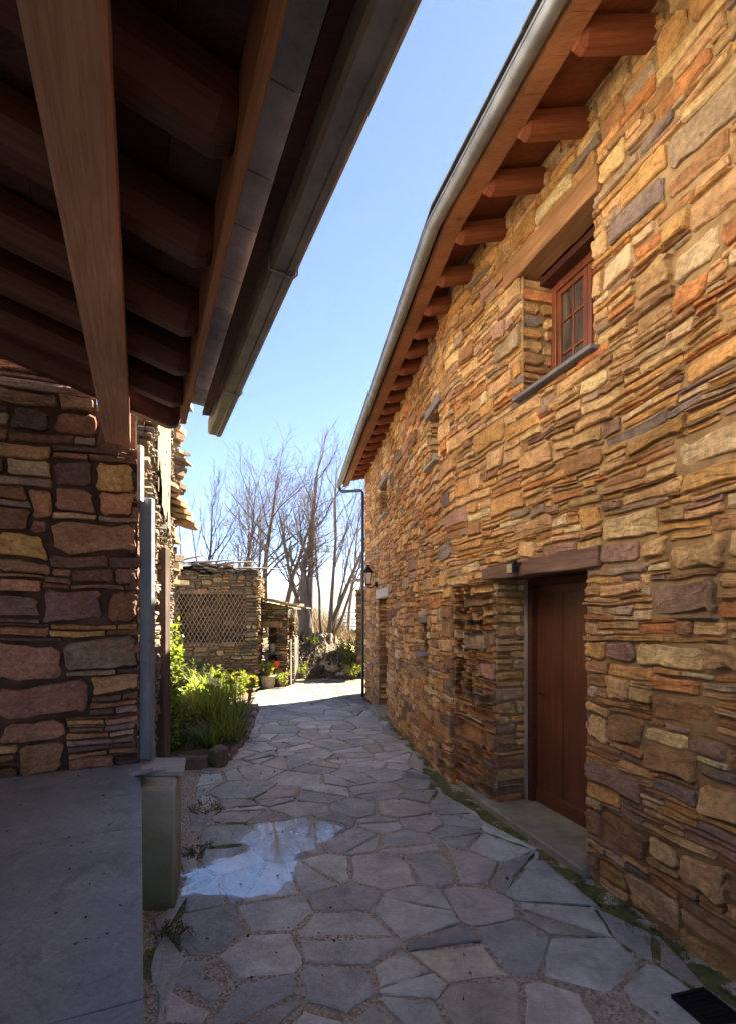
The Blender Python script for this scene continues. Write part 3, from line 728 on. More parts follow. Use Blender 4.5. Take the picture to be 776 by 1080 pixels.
lwo=lw.build('wall',[M['stone_red'],M['mortar_dark']],porch)
# inner porch wall (dim, plain rubble) and the wall behind the pier
iw=MB()
masonry(iw,lambda u,v,d: PL(-u,-3.55+d,v),0,6.5,0.5,4.2,RL,lambda r,u,v:(r.uniform(.25,.55),r.uniform(.1,.2)),colL,None,None,None,.05,.04,.008,.02,(-.01,.03),-.04,.01,63)
iw.build('inner_wall',[M['stone_red'],M['mortar_dark']],porch)
uw=MB(); uw.box((0,0,0),(1,1,1),fr=lambda x,y,z: PL(-8+10*x,-3.9+.3*y,4.25+4.2*z)); uw.build('bounce_wall',M['bounce_render'],porch)  # unseen wall added to bounce sun onto the right house
ur=MB(); ur.box((0,0,0),(1,1,1),(.2,.19,.19),fr=lambda x,y,z: PL(-8.2+10.4*x,-9+5.5*y,10.3-1.85*y+.1*z)); ur.build('bounce_wall_roof',M['slate'],porch)  # roof over the added wall, out of view
# timber plate (beam) along the lane
bmL=6.8; mb=MB()
mb.box((-bmL/2,-.074,0),(bmL/2,.074,.2))
q=PL(-bmL/2+.02,-.116,2.79); mb.build('beam',M['wood_beam'],porch,q,.012,LROT,True)
# rafters: local x points out over the lane (downhill)
LP=0.32
rl=rafter_mesh(1.75,0.15,0.16,'rafter'); LNR=math.atan2(LN.y,LN.x)
lr=None
for i,a in enumerate([-.2,-.58,-1.01,-1.41,-1.9,-2.37,-2.85,-3.3,-3.8,-4.3,-4.8,-5.4]):
    if lr is None:
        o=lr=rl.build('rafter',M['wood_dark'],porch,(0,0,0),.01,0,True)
        bm=bmesh.new(); bm.from_mesh(o.data); bmesh.ops.recalc_face_normals(bm,faces=bm.faces); bm.to_mesh(o.data); bm.free()
    else: o=lr.copy(); COL.objects.link(o); o.parent=porch
    q=PL(a,.225-1.75*math.cos(math.atan(LP)),2.855+1.75*math.sin(math.atan(LP)))
    o.location=q-Vector((C0.x,C0.y,0)); o.rotation_euler=(0,math.atan(LP),LNR)
def zc(b): return 3.02+LP*(.235-b)         # underside of boarding
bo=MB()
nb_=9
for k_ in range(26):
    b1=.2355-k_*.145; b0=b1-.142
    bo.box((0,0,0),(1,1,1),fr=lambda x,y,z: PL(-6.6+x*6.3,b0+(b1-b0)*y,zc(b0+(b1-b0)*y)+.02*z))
ul_=MB(); ul_.add([PL(-6.6,-3.6,zc(-3.6)+.03),PL(-.31,-3.6,zc(-3.6)+.03),PL(-.31,.39,zc(.39)+.036),PL(-6.6,.39,zc(.39)+.036)],[(0,1,2,3)]); ul_.build('underlay',M['wood_dark'],porch)  # sheet added above the boards so no light leaks through
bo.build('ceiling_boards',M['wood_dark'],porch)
fb=MB(); fb.box((-3.15,-.016,0),(3.15,.016,.19)); q=PL(-.4-3.15,.252,2.835); fb.build('fascia_board',M['wood_fascia'],porch,q,.005,LROT,True)
# eave slates seen from below, each cut a little differently
es=MB(); a=-.33; rr=random.Random(8)
while a>-6.6:
    w=rr.uniform(.22,.42); b1=.412+rr.uniform(-.02,.01); c=.36+rr.uniform(0,.14); zj=rr.uniform(0,.006)
    es.box((0,0,0),(1,1,1),(c,c*.99,c*.97),fr=lambda x,y,z: PL(a-w+.004+(w-.008)*x,.27+(b1-.27)*y,(2.975+zj+.02*(1-y))+.014*z))
    a-=w
es.build('eave_slates',M['slate_soffit'],porch)
# roof covering
rf=MB(); rr=random.Random(9)
for row in range(16):
    b1=.42-row*.3; b0=b1-.38; a=-.3
    while a>-6.7:
        w=rr.uniform(.25,.45); c=.32+rr.uniform(0,.13)
        rf.box((0,0,0),(1,1,1),(c*1.08,c*.95,c*.72),fr=lambda x,y,z: PL(a-w+.004+(w-.008)*x,b0+(b1-b0)*y,zc(b0+(b1-b0)*y)+.045+.02*y+.014*z+(0 if row else .012)))
        a-=w
rf.build('roof',M['slate'],porch)
lgm=MB(); prof=[(.402,2.935),(.402,2.862),(.412,2.848),(.452,2.846),(.456,2.839),(.476,2.839),(.488,2.850),(.490,2.905),(.486,2.914),(.496,2.922),(.496,2.93),(.483,2.93),(.480,2.86),(.41,2.858),(.41,2.935)]
n_=len(prof); aa=(-6.6,-4.4,-2.2,-.24); prof=[(b+.010,z) for b,z in prof]; lv=[PL(a,b,z) for a in aa for b,z in prof]; lf_=[]
for i in range(3):
    for j in range(n_): lf_.append((i*n_+j,(i+1)*n_+j,(i+1)*n_+(j+1)%n_,i*n_+(j+1)%n_))
lgm.add(lv,lf_); lgm.add([PL(-.24,b,z) for b,z in prof[:9]]+[PL(-.24,.42,2.93)],[tuple(range(10))])
lg=lgm.build('gutter',M['zinc_dark'],porch)
gb_=MB(); gb_.box((0,0,0),(1,1,1),fr=lambda x,y,z: PL(-6.6+6.3*x,.372+.092*y,2.943+.02*z)); gb_.build('gutter_shade_board',M['wood_dark'],porch)  # dark board added for the shadowed strip between slates and gutter
bk=MB()
bk.tube([PL(-6.5,  .514,2.945),PL(-.20,  .514,2.945)],.005,6); bk.build('edge_wire',M['zinc_dark'],lg)
for a in (-.95,-2.0,-3.05):
    bk=MB(); bk.tube([PL(a,b,z) for b,z in ((.408,2.94),(.408,2.845),(.46,2.842),(.466,2.835),(.49,2.835),(.504,2.85),(.504,2.925))],.0035,5); bk.build('bracket',M['zinc_dark'],lg)
# raised slate floor
flr=MB(); ZF=.736
for i,(a0,a1) in enumerate(((-1.13,.02),(-2.3,-1.134),(-3.5,-2.304),(-4.5,-3.504))):
    for j,(b0,b1) in enumerate(((-1.24,.022),(-2.42,-1.244),(-3.6,-2.424))):
        flr.box((0,0,0),(1,1,1),fr=lambda x,y,z: PL(a0+(a1-a0)*x,b0+(b1-b0)*y,ZF-.03+.03*z))
flr.build('floor',M['floor'],porch,bevel=.003)
ri=MB()
ri.box((0,0,0),(1,1,1),fr=lambda x,y,z: PL(-4.4+4.4*x,-3.5+3.44*y,-.1+(ZF-.132)*z+.0))
ri.build('platform',M['plinth'],porch)
pb=MB()
pb.box((0,0,0),(1,1,1),fr=lambda x,y,z: Vector((-1.395+.287*x+.0-.16*y,3.06+.05*x*0+.55*y,-.15+(.70+.15)*z)))
pb.build('plinth',M['plinth'],porch,bevel=.018,seg=2)
pc=MB(); pc.box((0,0,0),(1,1,1),(.30,.29,.27),fr=lambda x,y,z: Vector((-1.43+.30*x-.1*y,3.27+.32*y,.703+.03*z))); pc.build('cap_slab',M['slate'],porch,bevel=.004)
# square galvanised downpipe standing at the pier corner
dpl=MB(); q=PL(.075,.055,0)
dpl.box((q.x-.036,q.y-.03,.74),(q.x+.036,q.y+.03,2.47)); dpl.box((q.x+.0365,q.y-.034,.74),(q.x+.044,q.y+.034,2.47))
dpl.build('downpipe',M['pipe_grey'],porch,bevel=.004)
db=MB(); q2=PL(.02,.012,0); db.box((q2.x-.008,q2.y-.02,2.44),(q2.x+.016,q2.y+.03,2.80)); db.build('flashing',M['granite'],porch)
# slate splash tile leaning at the foot of the pipe
st=MB(); st.box((-.05,-.16,-.012),(.05,.16,.012),(.36,.36,.37))
so=st.build('splash_tile',M['slate'],None,(-1.305,3.155,.765),.003,0,True); so.rotation_euler=(R(-18),R(6),R(48))
tag(so,'pale grey tile leaning at the foot of the galvanised downpipe','tile')

# ------------------------------------------------------------------ ground
def bank(x,Y):
    f=sm(16.4,18.3,Y)*(1-0.75*sm(-1.3,0.2,x))*1.15
    return f*(1-sm(22,30,Y)*(sm(-3,1,x)))
def gz(x,Y):
    z=grade(min(Y,26)) - 0.09*max(0.0,Y-26) if Y<300 else -25.2
    z+=bank(x,Y)
    if Y>16: z+=sm(16,18,Y)*(nz(x*1.3,Y*1.3)*.16+nz(x*3.1,Y*3.1)*.07)*(1-sm(40,60,Y))
    # raised bed soil, left
    return z
def axis(lo,hi,step,far):
    a=list(np.arange(lo,hi+1e-6,step)); d=step; o=[hi]
    r=[];x=hi
    while x<far: d*=1.45; x+=d; r.append(x)
    l=[];x=lo;d=step
    while x>-far: d*=1.45; x-=d; l.append(x)
    return list(reversed(l))+a+r
xs=axis(-7,2.6,.08,1600); ysx=axis(-2,21,.08,1700)
gm=MB(); vs=[];cs=[]
def wallx(Y):
    u=UY(max(-1,min(12.1,Y))); return wseg(u)[0].x
for Y in ysx:
    for x in xs:
        inn=-7<x<2.7 and -2<Y<22
        z=gz(x,Y)+(nz(x*5,Y*5)*.006+nz(x*1.1,Y*1.1,7)*.012 if inn else 0)
        vs.append((x,Y,z))
        dw=wallx(Y)-x; mo=0.0
        if Y<12.5: mo=max(0,.60-abs(dw-.18)*1.1) if Y<6 else max(0,.55-dw*1.8)
        if -2<Y<5.4 and x<-.6: mo=max(mo,.62-abs(x+1.05+0.0*(Y))*2.6 if Y>2.2 else 0)
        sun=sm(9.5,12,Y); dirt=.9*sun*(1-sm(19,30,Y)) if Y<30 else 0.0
        gr=sm(17.0,19,Y)
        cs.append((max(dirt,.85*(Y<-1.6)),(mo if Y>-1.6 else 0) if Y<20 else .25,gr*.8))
nx=len(xs); fs=[(j*nx+i,j*nx+i+1,(j+1)*nx+i+1,(j+1)*nx+i) for j in range(len(ysx)-1) for i in range(nx-1)]
gm.v=vs; gm.c=cs; gm.f=fs; gm.m=[0]*len(fs); gm.sm=[True]*len(fs)
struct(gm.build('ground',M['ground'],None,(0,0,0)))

# ---- flagstones : clipped Voronoi cells
RF=random.Random(21)
def leftlim(Y):
    if Y<3.0: return C0.x+LN.x*.05+LD.x*((Y-C0.y)/LD.y)+.03
    if Y<3.65: return -1.10-.1*(Y-3.0)
    if Y<5.9: return -1.28-.30*(Y-3.65)*.9
    return np.interp(Y,[5.9,6.3,7.5,10,12,15,17],[-1.66,-1.62,-1.72,-2.10,-2.6,-2.6,-2.3])
def rightlim(Y):
    if Y<12.1: return wallx(Y)-(.17 if Y<5.3 else .07)+nz(Y*2.1,4.4)*.16+nz(Y*6,1.4)*.06
    return np.interp(Y,[12.1,17],[-.15,.1])
seeds=[]
tries=0
while tries<60000:
    tries+=1
    Y=RF.uniform(-1.4,17.0); x=RF.uniform(-3.2,3.0)
    if not (leftlim(Y)-.1<x<rightlim(Y)+.1): continue
    r=.21+.27*(0.5+0.5*nz(x*1.1,Y*1.1,31))*RF.uniform(.5,1.3)
    if Y>5: r*=1.12
    if all((x-p[0])**2+(Y-p[1])**2>(0.5*(r+p[2]))**2*1.0 for p in seeds): seeds.append((x,Y,r))
fl_=MB()
PUD=[(-1.12,3.16),(-.78,3.10),(-.46,3.18),(-.42,3.45),(-.44,3.72),(-.26,3.92),(-.15,4.18),(-.30,4.36),(-.68,4.40),(-.93,4.22),(-.98,4.0),(-.90,3.80),(-1.08,3.66),(-1.22,3.44)]
def inpoly(x,y,poly):
    c=False; n=len(poly)
    for i in range(n):
        (x1,y1),(x2,y2)=poly[i],poly[i-1]
        if (y1>y)!=(y2>y) and x<(x2-x1)*(y-y1)/(y2-y1)+x1: c=not c
    return c
FC=[(3.0,(0.435,0.455,0.435)),(2.0,(0.375,0.40,0.395)),(1.6,(0.48,0.485,0.45)),(.7,(0.42,0.395,0.34)),(.8,(.51,.525,.49))]
FSUN=[(2,(.155,.135,.10)),(1.5,(.13,.115,.09)),(1,(.185,.16,.12))]  # flag colours darkened to offset full sun at the far end
def pdist(x,y):
    b=9
    for i in range(len(PUD)):
        (x1,y1),(x2,y2)=PUD[i],PUD[i-1]; dx,dy=x2-x1,y2-y1; t=max(0,min(1,((x-x1)*dx+(y-y1)*dy)/(dx*dx+dy*dy))); b=min(b,math.hypot(x-x1-t*dx,y-y1-t*dy))
    return b if inpoly(x,y,PUD) else -b
def flagstone(poly,s):
    # clamp to the lane
    poly=[(min(max(x,leftlim(y)+.01),rightlim(y)-.01),y) for x,y in poly]
    ar=0.5*sum(poly[i-1][0]*poly[i][1]-poly[i][0]*poly[i-1][1] for i in range(len(poly)))
    if abs(ar)<.015: return
    cx_=sum(p[0] for p in poly)/len(poly); cy_=sum(p[1] for p in poly)/len(poly)
    if cy_>15.2+RF.uniform(-1.5,1.5): return
    gapw=RF.uniform(.007,.022)
    # inset + resample with noise
    rs=[]
    n=len(poly)
    for i in range(n):
        A_,B_=poly[i],poly[(i+1)%n]; L=math.hypot(B_[0]-A_[0],B_[1]-A_[1])
        if L<.02: continue
        m=max(1,int(L/.055)); cut=min(.2,.012/max(L,.05))
        for t in range(m+1):
            f=cut+(1-2*cut)*t/m
            x=A_[0]+(B_[0]-A_[0])*f; y=A_[1]+(B_[1]-A_[1])*f
            nx_,ny_=-(B_[1]-A_[1])/L,(B_[0]-A_[0])/L
            if ar<0: nx_,ny_=-nx_,-ny_
            o=gapw+nz(x*3.5,y*3.5,s[0]*3)*.020+nz(x*16,y*16,s[1])*.009+nz(x*40,y*40,s[1])*.004
            rs.append((x+nx_*o,y+ny_*o))
    if ar<0: rs.reverse()
    n=len(rs)
    if n<5: return
    h=.004+RF.uniform(0,.008); tx,ty=RF.gauss(0,.008),RF.gauss(0,.008)
    col=jit(wpick(RF,FC),RF,.17,.02); cd=jit(wpick(RF,FSUN),RF,.1,.02); k_=sm(10.0,12.0,cy_); col=tuple(a+(b-a)*k_ for a,b in zip(col,cd))
    pd_=sm(.5,.15,-pdist(cx_,cy_)); h=h*(1-pd_)+.006*pd_; tx*=1-pd_; ty*=1-pd_
    zf=lambda x,y,e: gz(x,y)+h+e+(x-cx_)*tx+(y-cy_)*ty+nz(x*3,y*3,2)*.004
    vs=[]
    def inset(p,dd):
        L=math.hypot(p[0]-cx_,p[1]-cy_); k_=max(0,1-dd/max(L,.01)); return (cx_+(p[0]-cx_)*k_,cy_+(p[1]-cy_)*k_)
    for p in rs: vs.append((p[0],p[1],gz(*p)-.03))
    for p in rs: vs.append((p[0],p[1],zf(p[0],p[1],-.005)))
    for p in rs: q=inset(p,.012); vs.append((q[0],q[1],zf(q[0],q[1],.001)))
    for p in rs: q=inset(p,.5*math.hypot(p[0]-cx_,p[1]-cy_)); vs.append((q[0],q[1],zf(q[0],q[1],.0025+nz(q[0]*6,q[1]*6)*.003)))
    vs.append((cx_,cy_,zf(cx_,cy_,.003)))
    fs=[]
    for a in range(3):
        for i in range(n): fs.append((a*n+i,a*n+(i+1)%n,(a+1)*n+(i+1)%n,(a+1)*n+i))
    for i in range(n): fs.append((3*n+i,3*n+(i+1)%n,4*n))
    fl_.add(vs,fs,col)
for s in seeds:
    poly=[(s[0]+1.1*math.cos(a*math.pi/8),s[1]+1.1*math.sin(a*math.pi/8)) for a in range(16)]
    for p in seeds:
        dx,dy=p[0]-s[0],p[1]-s[1]; d=math.hypot(dx,dy)
        if d<1e-6 or d>1.9: continue
        # power diagram by radius
        k_=(d*d+s[2]**2*.5-p[2]**2*.5)/(2*d); nx_,ny_=dx/d,dy/d; out=[]
        for i in range(len(poly)):
            A_,B_=poly[i-1],poly[i]
            da=(A_[0]-s[0])*nx_+(A_[1]-s[1])*ny_-k_; db_=(B_[0]-s[0])*nx_+(B_[1]-s[1])*ny_-k_
            if (da<0)!=(db_<0):
                f=da/(da-db_); out.append((A_[0]+(B_[0]-A_[0])*f,A_[1]+(B_[1]-A_[1])*f))
            if db_<0: out.append(B_)
        poly=out
        if len(poly)<3: break
    if len(poly)<3: continue
    parts_=[poly]
    if RF.random()<.52:
        cx0=sum(p[0] for p in poly)/len(poly)+RF.gauss(0,.04); cy0=sum(p[1] for p in poly)/len(poly)+RF.gauss(0,.04); an=RF.uniform(0,math.pi); nx_,ny_=math.cos(an),math.sin(an)
        two=[]
        for sg in (1,-1):
            out=[]
            for i in range(len(poly)):
                A_,B_=poly[i-1],poly[i]; da=sg*((A_[0]-cx0)*nx_+(A_[1]-cy0)*ny_); db_=sg*((B_[0]-cx0)*nx_+(B_[1]-cy0)*ny_)
                if (da<0)!=(db_<0): f=da/(da-db_); out.append((A_[0]+(B_[0]-A_[0])*f,A_[1]+(B_[1]-A_[1])*f))
                if db_<0: out.append(B_)
            if len(out)>2: two.append(out)
        parts_=two
    for poly in parts_:
        flagstone(poly,s)
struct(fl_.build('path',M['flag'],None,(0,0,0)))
# ---- icy puddle
pu=MB(); st_=.0125; gi={}
pts_=[];fsx=[]
pc_=[]
def vid(i,j):
    if (i,j) not in gi:
        x,y=-1.4+i*.02,2.95+j*.02; gi[(i,j)]=len(pts_); pts_.append((x,y,gz(x,y)+.0165)); e=pdist(x,y)+nz(x*5,y*5,9)*.06; pc_.append((max(0,min(1,.22+e*4.2)),0,0))
    return gi[(i,j)]
for i in range(76):
    for j in range(82):
        if pdist(-1.4+(i+.5)*.02,2.95+(j+.5)*.02)>-.14: fsx.append((vid(i,j),vid(i+1,j),vid(i+1,j+1),vid(i,j+1)))
pu.add(pts_,fsx,(1,1,1),0,True); pu.c=pc_
struct(pu.build('puddle',M['ice'],None,(0,0,0)))
# drain cover in the near right corner
dc=thing('drain_cover','dark iron drain cover in the paving at the near right corner','drain cover',(1.43,2.29,.01))
def DF(x,y,z): t=Vector((-.27,1,0)).normalized(); n=Vector((t.y,-t.x,0)); return Vector((1.44,2.27,.012))+n*x*.75+t*y*.75+Vector((0,0,z))
m_=MB(); 
for lo,hi in (((-.12,-.12,0),(.12,-.1,.02)),((-.12,.1,0),(.12,.12,.02)),((-.12,-.0995,0),(-.1,.0995,.02)),((.1,-.0995,0),(.12,.0995,.02))): m_.box(lo,hi,fr=DF)
m_.build('frame',M['iron'],dc)
m_=MB(); m_.box((-.099,-.099,0),(.099,.099,.014),fr=DF)
for i in range(6): m_.box((-.085,-.085+i*.031,.0142),(.085,-.07+i*.031,.017),fr=DF)
m_.build('lid',M['iron'],dc)

# ------------------------------------------------------------------ rocks
def rock_mb(c,s,rng,col=(.2,.17,.14),sub=2):
    bm=bmesh.new(); bmesh.ops.create_icosphere(bm,subdivisions=sub,radius=1.0); o=rng.uniform(0,99)
    vs=[]
    for v in bm.verts:
        p=v.co; d=1+.38*noise.noise(p*1.4+Vector((o,o,o)))+.16*noise.noise(p*3.5+Vector((o,0,o)))
        q=p*d; q.z=max(q.z,-.55); q.z=min(q.z,.75); vs.append((c[0]+q.x*s[0],c[1]+q.y*s[1],c[2]+q.z*s[2]))
    fs=[tuple(v.index for v in f.verts) for f in bm.faces]; bm.free()
    mb=MB(); mb.add(vs,fs,col); return mb
RK=random.Random(77)

# ------------------------------------------------------------------ old house on the left beyond the porch
old=thing('old_house','weathered rubble house wall beyond the porch with ragged slate edges','house',(-2.5,6.4,0))
OA,OB=Vector((-1.62,3.85)),Vector((-3.32,9.0)); OT=(OB-OA).normalized(); ON=Vector((OT.y,-OT.x)); OLn=(OB-OA).length
def PO(u,v,d): q=OA+OT*u+ON*d; return Vector((q.x,q.y,v))
SO=[(2,(.25,.185,.115)),(1.6,(.32,.25,.165)),(1.2,(.19,.14,.095)),(1,(.22,.20,.17)),(.6,(.30,.17,.075)),(.7,(.13,.10,.085))]
colO=lambda r,u,v,w,h: jit(wpick(r,SO),r,.2)
RO=random.Random(15)
ow=MB()
pkO=lambda r,u,v:(r.uniform(.07,.26),r.choice((.03,.04,.05,.07,.1)))
masonry(ow,PO,0,OLn,-.3,5.1,RO,pkO,colO,None,None,lambda u,v: nz(u*1.1,v*1.1,50)*.05,.03,.02,.006,.03,(-.02,.045),-.03,.014,71,cham=.42)
EA=OB; ED=Vector((-.93,.37))
def PE(u,v,d): q=EA+Vector((-OT.y*-1,0))*0+Vector((-.95,-.31))*u+OT*d; return Vector((q.x,q.y,v))
masonry(ow,lambda u,v,d: PE(u,v,d),0,1.2,-.3,5.1,RO,pkO,colO,None,None,None,.04,.03,.006,.02,(-.02,.03),-.03,.014,72)
ow.build('wall',[M['stone_old'],M['mortar_old']],old)
# remains of pale render on the upper wall
rp=MB(); st_=.06
for i in range(int(OLn/st_)):
    for j in range(38):
        u=i*st_;v=2.75+j*st_
        if v>5.05: continue
        if .6<u<3.4+.5*nz(u*2,v*1.5,5) and nz(u*1.5,v*1.1,33)+.25*nz(u*6,v*6,2)>-.42+(.35 if v<3.4 else 0):
            rp.add([PO(u,v,.056+nz(u*3,v*3)*.012),PO(u+st_,v,.056+nz((u+st_)*3,v*3)*.012),PO(u+st_,v+st_,.056+nz((u+st_)*3,(v+st_)*3)*.012),PO(u,v+st_,.056+nz(u*3,(v+st_)*3)*.012)],[(0,1,2,3)])
if rp.v: rp.build('render_patch',M['render_old'],old)
# ragged slates along the upright edge
rs_=MB()
def slate(mb,P3,w,l,th,col,rz=0,tilt=0,rng=RO):
    c=math.cos(rz); s=math.sin(rz); n=7; pts=[]
    for k_ in range(n):
        an=2*math.pi*k_/n+rng.uniform(-.25,.25); e=1/max(abs(math.cos(an)),abs(math.sin(an)))*.5*rng.uniform(.82,1.1)
        x,y=math.cos(an)*e*w,math.sin(an)*e*l; pts.append((x*c-y*s,x*s+y*c,x*tilt))
    vs=[(P3[0]+x,P3[1]+y,P3[2]+z) for x,y,z in pts]+[(P3[0]+x,P3[1]+y,P3[2]+z+th) for x,y,z in pts]
    mb.add(vs,[tuple(range(n-1,-1,-1)),tuple(range(n,2*n))]+[(i,(i+1)%n,n+(i+1)%n,n+i) for i in range(n)],col)
z=2.2
while z<5.25:
    ex=.10+.12*max(0,nz(z*2.3,3.3))+RO.uniform(-.07,.12)+(.06 if z>3.7 else -.06)
    th=RO.uniform(.03,.11)
    p=OB+Vector((ex-.22,.0+RO.uniform(-.1,.05)))
    slate(rs_,(p.x,p.y,z),.5,RO.uniform(.3,.5),th,jit(wpick(RO,[(2,(.28,.19,.10)),(2,(.22,.16,.10)),(1,(.36,.25,.13))]),RO),RO.uniform(-.4,.4),RO.uniform(-.12,.05))
    z+=th*RO.uniform(.95,1.25)
rs_.build('edge_slates',M['rock'],old)
# small slate canopy stepping down
cn=MB(); rr=random.Random(4)
for i in range(7):
    f=i/6; y=7.9+.12*i; t=-.40+.029*f; zb=1.7+(648-(523+36*f))/560*7.4
    slate(cn,(-2.72+.035*i-.02,7.15+.05*i,3.32-.085*i+.12),.34,.40,.05,jit((.28,.18,.10),rr),.1+rr.uniform(-.3,.3),-.22,rr)
cn.build('canopy',M['rock'],old)
dpst=MB(); q=PO(1.35,0,.06); dpst.box((q.x-.05,q.y-.07,0),(q.x+.05,q.y+.07,2.35)); dpst.build('door_post',M['wood_grey_dark'],old,bevel=.01)
ors=MB()
for i in range(2):
    pass
rfO=MB(); rfO.box((0,0,0),(1,1,1),(.14,.11,.085),fr=lambda x,y,z: PO(-.4+(OLn+.4)*x,-3.0+3.05*y,5.1+.9*(1-y)+.06*z)); rfO.build('roof',M['slate'],old)

# ------------------------------------------------------------------ ruined shed
shed=thing('ruined_shed','roofless stone shed with rusty netting across its front beyond the plant bed','shed',(-3.9,13.6,-.2))
RS=random.Random(33)
SS=[(2,(.29,.20,.10)),(1.6,(.36,.25,.13)),(1.2,(.21,.145,.08)),(.8,(.28,.24,.16)),(.8,(.36,.18,.075)),(.6,(.13,.10,.07))]
colS=lambda r,u,v,w,h: jit(wpick(r,SS),r,.2)
SA=Vector((-5.25,13.2)); SBp=Vector((-2.78,13.5)); ST=(SBp-SA).normalized(); SN=Vector((ST.y,-ST.x)); SL=(SBp-SA).length
def PS(u,v,d): q=SA+ST*u+SN*d; return Vector((q.x,q.y,v))
sw=MB(); pkS=lambda r,u,v:(r.uniform(.12,.42),r.choice((.05,.06,.08,.1,.14)))
opn=lambda u,v: (.55<u<SL-.34 and 1.02<v<2.22) or v>2.74+.10*nz(u*2,0,9)+.12*(u>SL-.8)
masonry(sw,PS,0,SL,-.4,3.0,RS,pkS,colS,opn,None,None,.04,.03,.008,.025,(-.02,.05),-.04,.016,81,cham=.4)
def PS2(u,v,d): q=SBp-SN*u+ST*d; return Vector((q.x,q.y,v))
masonry(sw,PS2,0,1.9,-.4,2.95,RS,pkS,colS,lambda u,v:v>2.85+.12*nz(u*2,1,9)-.1*u,None,None,.04,.03,.008,.025,(-.02,.05),-.04,.016,82,cham=.4)
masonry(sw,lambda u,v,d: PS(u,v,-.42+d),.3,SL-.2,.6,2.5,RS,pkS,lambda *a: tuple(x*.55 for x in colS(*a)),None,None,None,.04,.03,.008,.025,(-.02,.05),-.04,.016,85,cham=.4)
for d0 in (-.45,):
    masonry(sw,lambda u,v,d: PS(u,v,-1.7+d),0,SL,-.4,2.7,RS,pkS,colS,None,None,None,.05,.04,.008,.025,(-.02,.04),-.04,.016,83)
    masonry(sw,lambda u,v,d: (lambda q: Vector((q.x,q.y,v)))(SA-SN*u+ST*(.02+d)),0,1.9,-.4,2.7,RS,pkS,colS,None,None,None,.05,.04,.008,.025,(-.02,.04),-.04,.016,84)
sw.build('wall',[M['stone_old'],M['mortar_old']],shed)
shl=MB(); shl.box((0,0,0),(1,1,1),fr=lambda x,y,z: PS(.35+(SL-.5)*x,2.225+.09*z,-.3+.28*y)); shl.build('head_beam',M['wood_grey'],shed,bevel=.01)
# netting: diamond mesh
nt=MB(); U0,U1,V0,V1=.40,SL-.30,.90,2.28; s=.105
def clip(u0,v0,u1,v1):
    t0,t1=0,1
    for p,q in ((-(u1-u0),u0-U0),(u1-u0,U1-u0),(-(v1-v0),v0-V0),(v1-v0,V1-v0)):
        if abs(p)<1e-9:
            if q<0: return None
        else:
            t=q/p
            if p<0: t0=max(t0,t)
            else: t1=min(t1,t)
    return (u0+(u1-u0)*t0,v0+(v1-v0)*t0,u0+(u1-u0)*t1,v0+(v1-v0)*t1) if t0<t1 else None
k_=-30
for k_ in range(-30,60):
    for sg in (1,-1):
        u=U0+k_*s; seg=clip(u,V0 if sg>0 else V1,u+1.25*.62,V1+.03 if sg>0 else V0-.03)
        if seg:
            n=6; pts=[]
            for i in range(n+1):
                uu=seg[0]+(seg[2]-seg[0])*i/n; vv=seg[1]+(seg[3]-seg[1])*i/n
                pts.append(PS(uu+nz(uu*3,vv*3,k_)*.012,vv,.075+.05*nz(uu*1.5,vv*1.5,6)+.008*sg))
            nt.tube(pts,.0058,4,cap=False)
nt.build('wire_netting',M['net'],shed)
pst=MB(); pst.tube([PS(.30,-.2,.1),PS(.33,.9,.12),PS(.46,2.3,.08)],[.04,.04,.032],7); pst.build('post',M['wood_grey'],shed)
# fallen roof : broken slates and sticks lying on the wall head
dbr=MB()
for i in range(210):
    f_=RS.random()**.5; u=RS.uniform(-.1,SL-.15); dd=RS.uniform(-1.5,.08); q=PS(u,0,dd); hmax=2.70+.30*math.exp(-((u-.9)/.85)**2)*f_-.03*abs(dd)
    slate(dbr,(q.x,q.y,hmax+RS.uniform(-.05,.06)),RS.uniform(.25,.6),RS.uniform(.2,.45),RS.uniform(.015,.035),jit(wpick(RS,[(2,(.12,.108,.10)),(1.5,(.16,.12,.085)),(1,(.08,.065,.055))]),RS),RS.uniform(0,3),RS.uniform(-.35,.35),RS)
dbr.build('broken_slates',M['rock'],shed)
for i in range(9):
    u=RS.uniform(.2,1.6); q=PS(u,2.85+RS.uniform(0,.2),RS.uniform(-.5,.12)); L=RS.uniform(.7,1.5); an=RS.uniform(-.5,.5)
    e=q+Vector((math.cos(an)*L*ST.x,math.cos(an)*L*.12+math.sin(an)*.5,RS.uniform(-.05,.22)))
    m_=MB(); m_.tube([q,(q+e)/2+Vector((0,0,RS.uniform(-.03,.03))),e],[.03,.028,.018],5,(.26,.205,.15)); m_.build('broken_lath',M['bark'],shed)

# ------------------------------------------------------------------ small stone hut with a niche
hut=thing('stone_niche','low dry-stone shelter with a slab lintel beside the ruined shed','stone shelter',(-2.4,14.3,-.25))
HA=Vector((-2.88,14.25)); HB=Vector((-2.13,14.1)); HT=(HB-HA).normalized(); HN=Vector((HT.y,-HT.x)); HL=(HB-HA).length
def PH(u,v,d): q=HA+HT*u+HN*d; return Vector((q.x,q.y,v))
hw=MB(); pkH=lambda r,u,v:(r.uniform(.1,.36),r.choice((.04,.05,.06,.08)))
masonry(hw,PH,0,HL,-.5,2.05,RS,pkH,colS,lambda u,v:(.02<u<HL-.27 and -.1<v<1.36) or v>2.06-.2*u,None,None,.04,.03,.008,.02,(-.03,.05),-.04,.016,91,cham=.4)
HK=Vector((-.162,.987)); HKN=Vector((.987,.162))
def PH2(u,v,d): q=HB+HK*u+HKN*d; return Vector((q.x,q.y,v))
masonry(hw,PH2,0,1.3,-.5,1.95,RS,pkH,colS,None,None,None,.04,.03,.008,.02,(-.03,.05),-.04,.016,92,cham=.4)
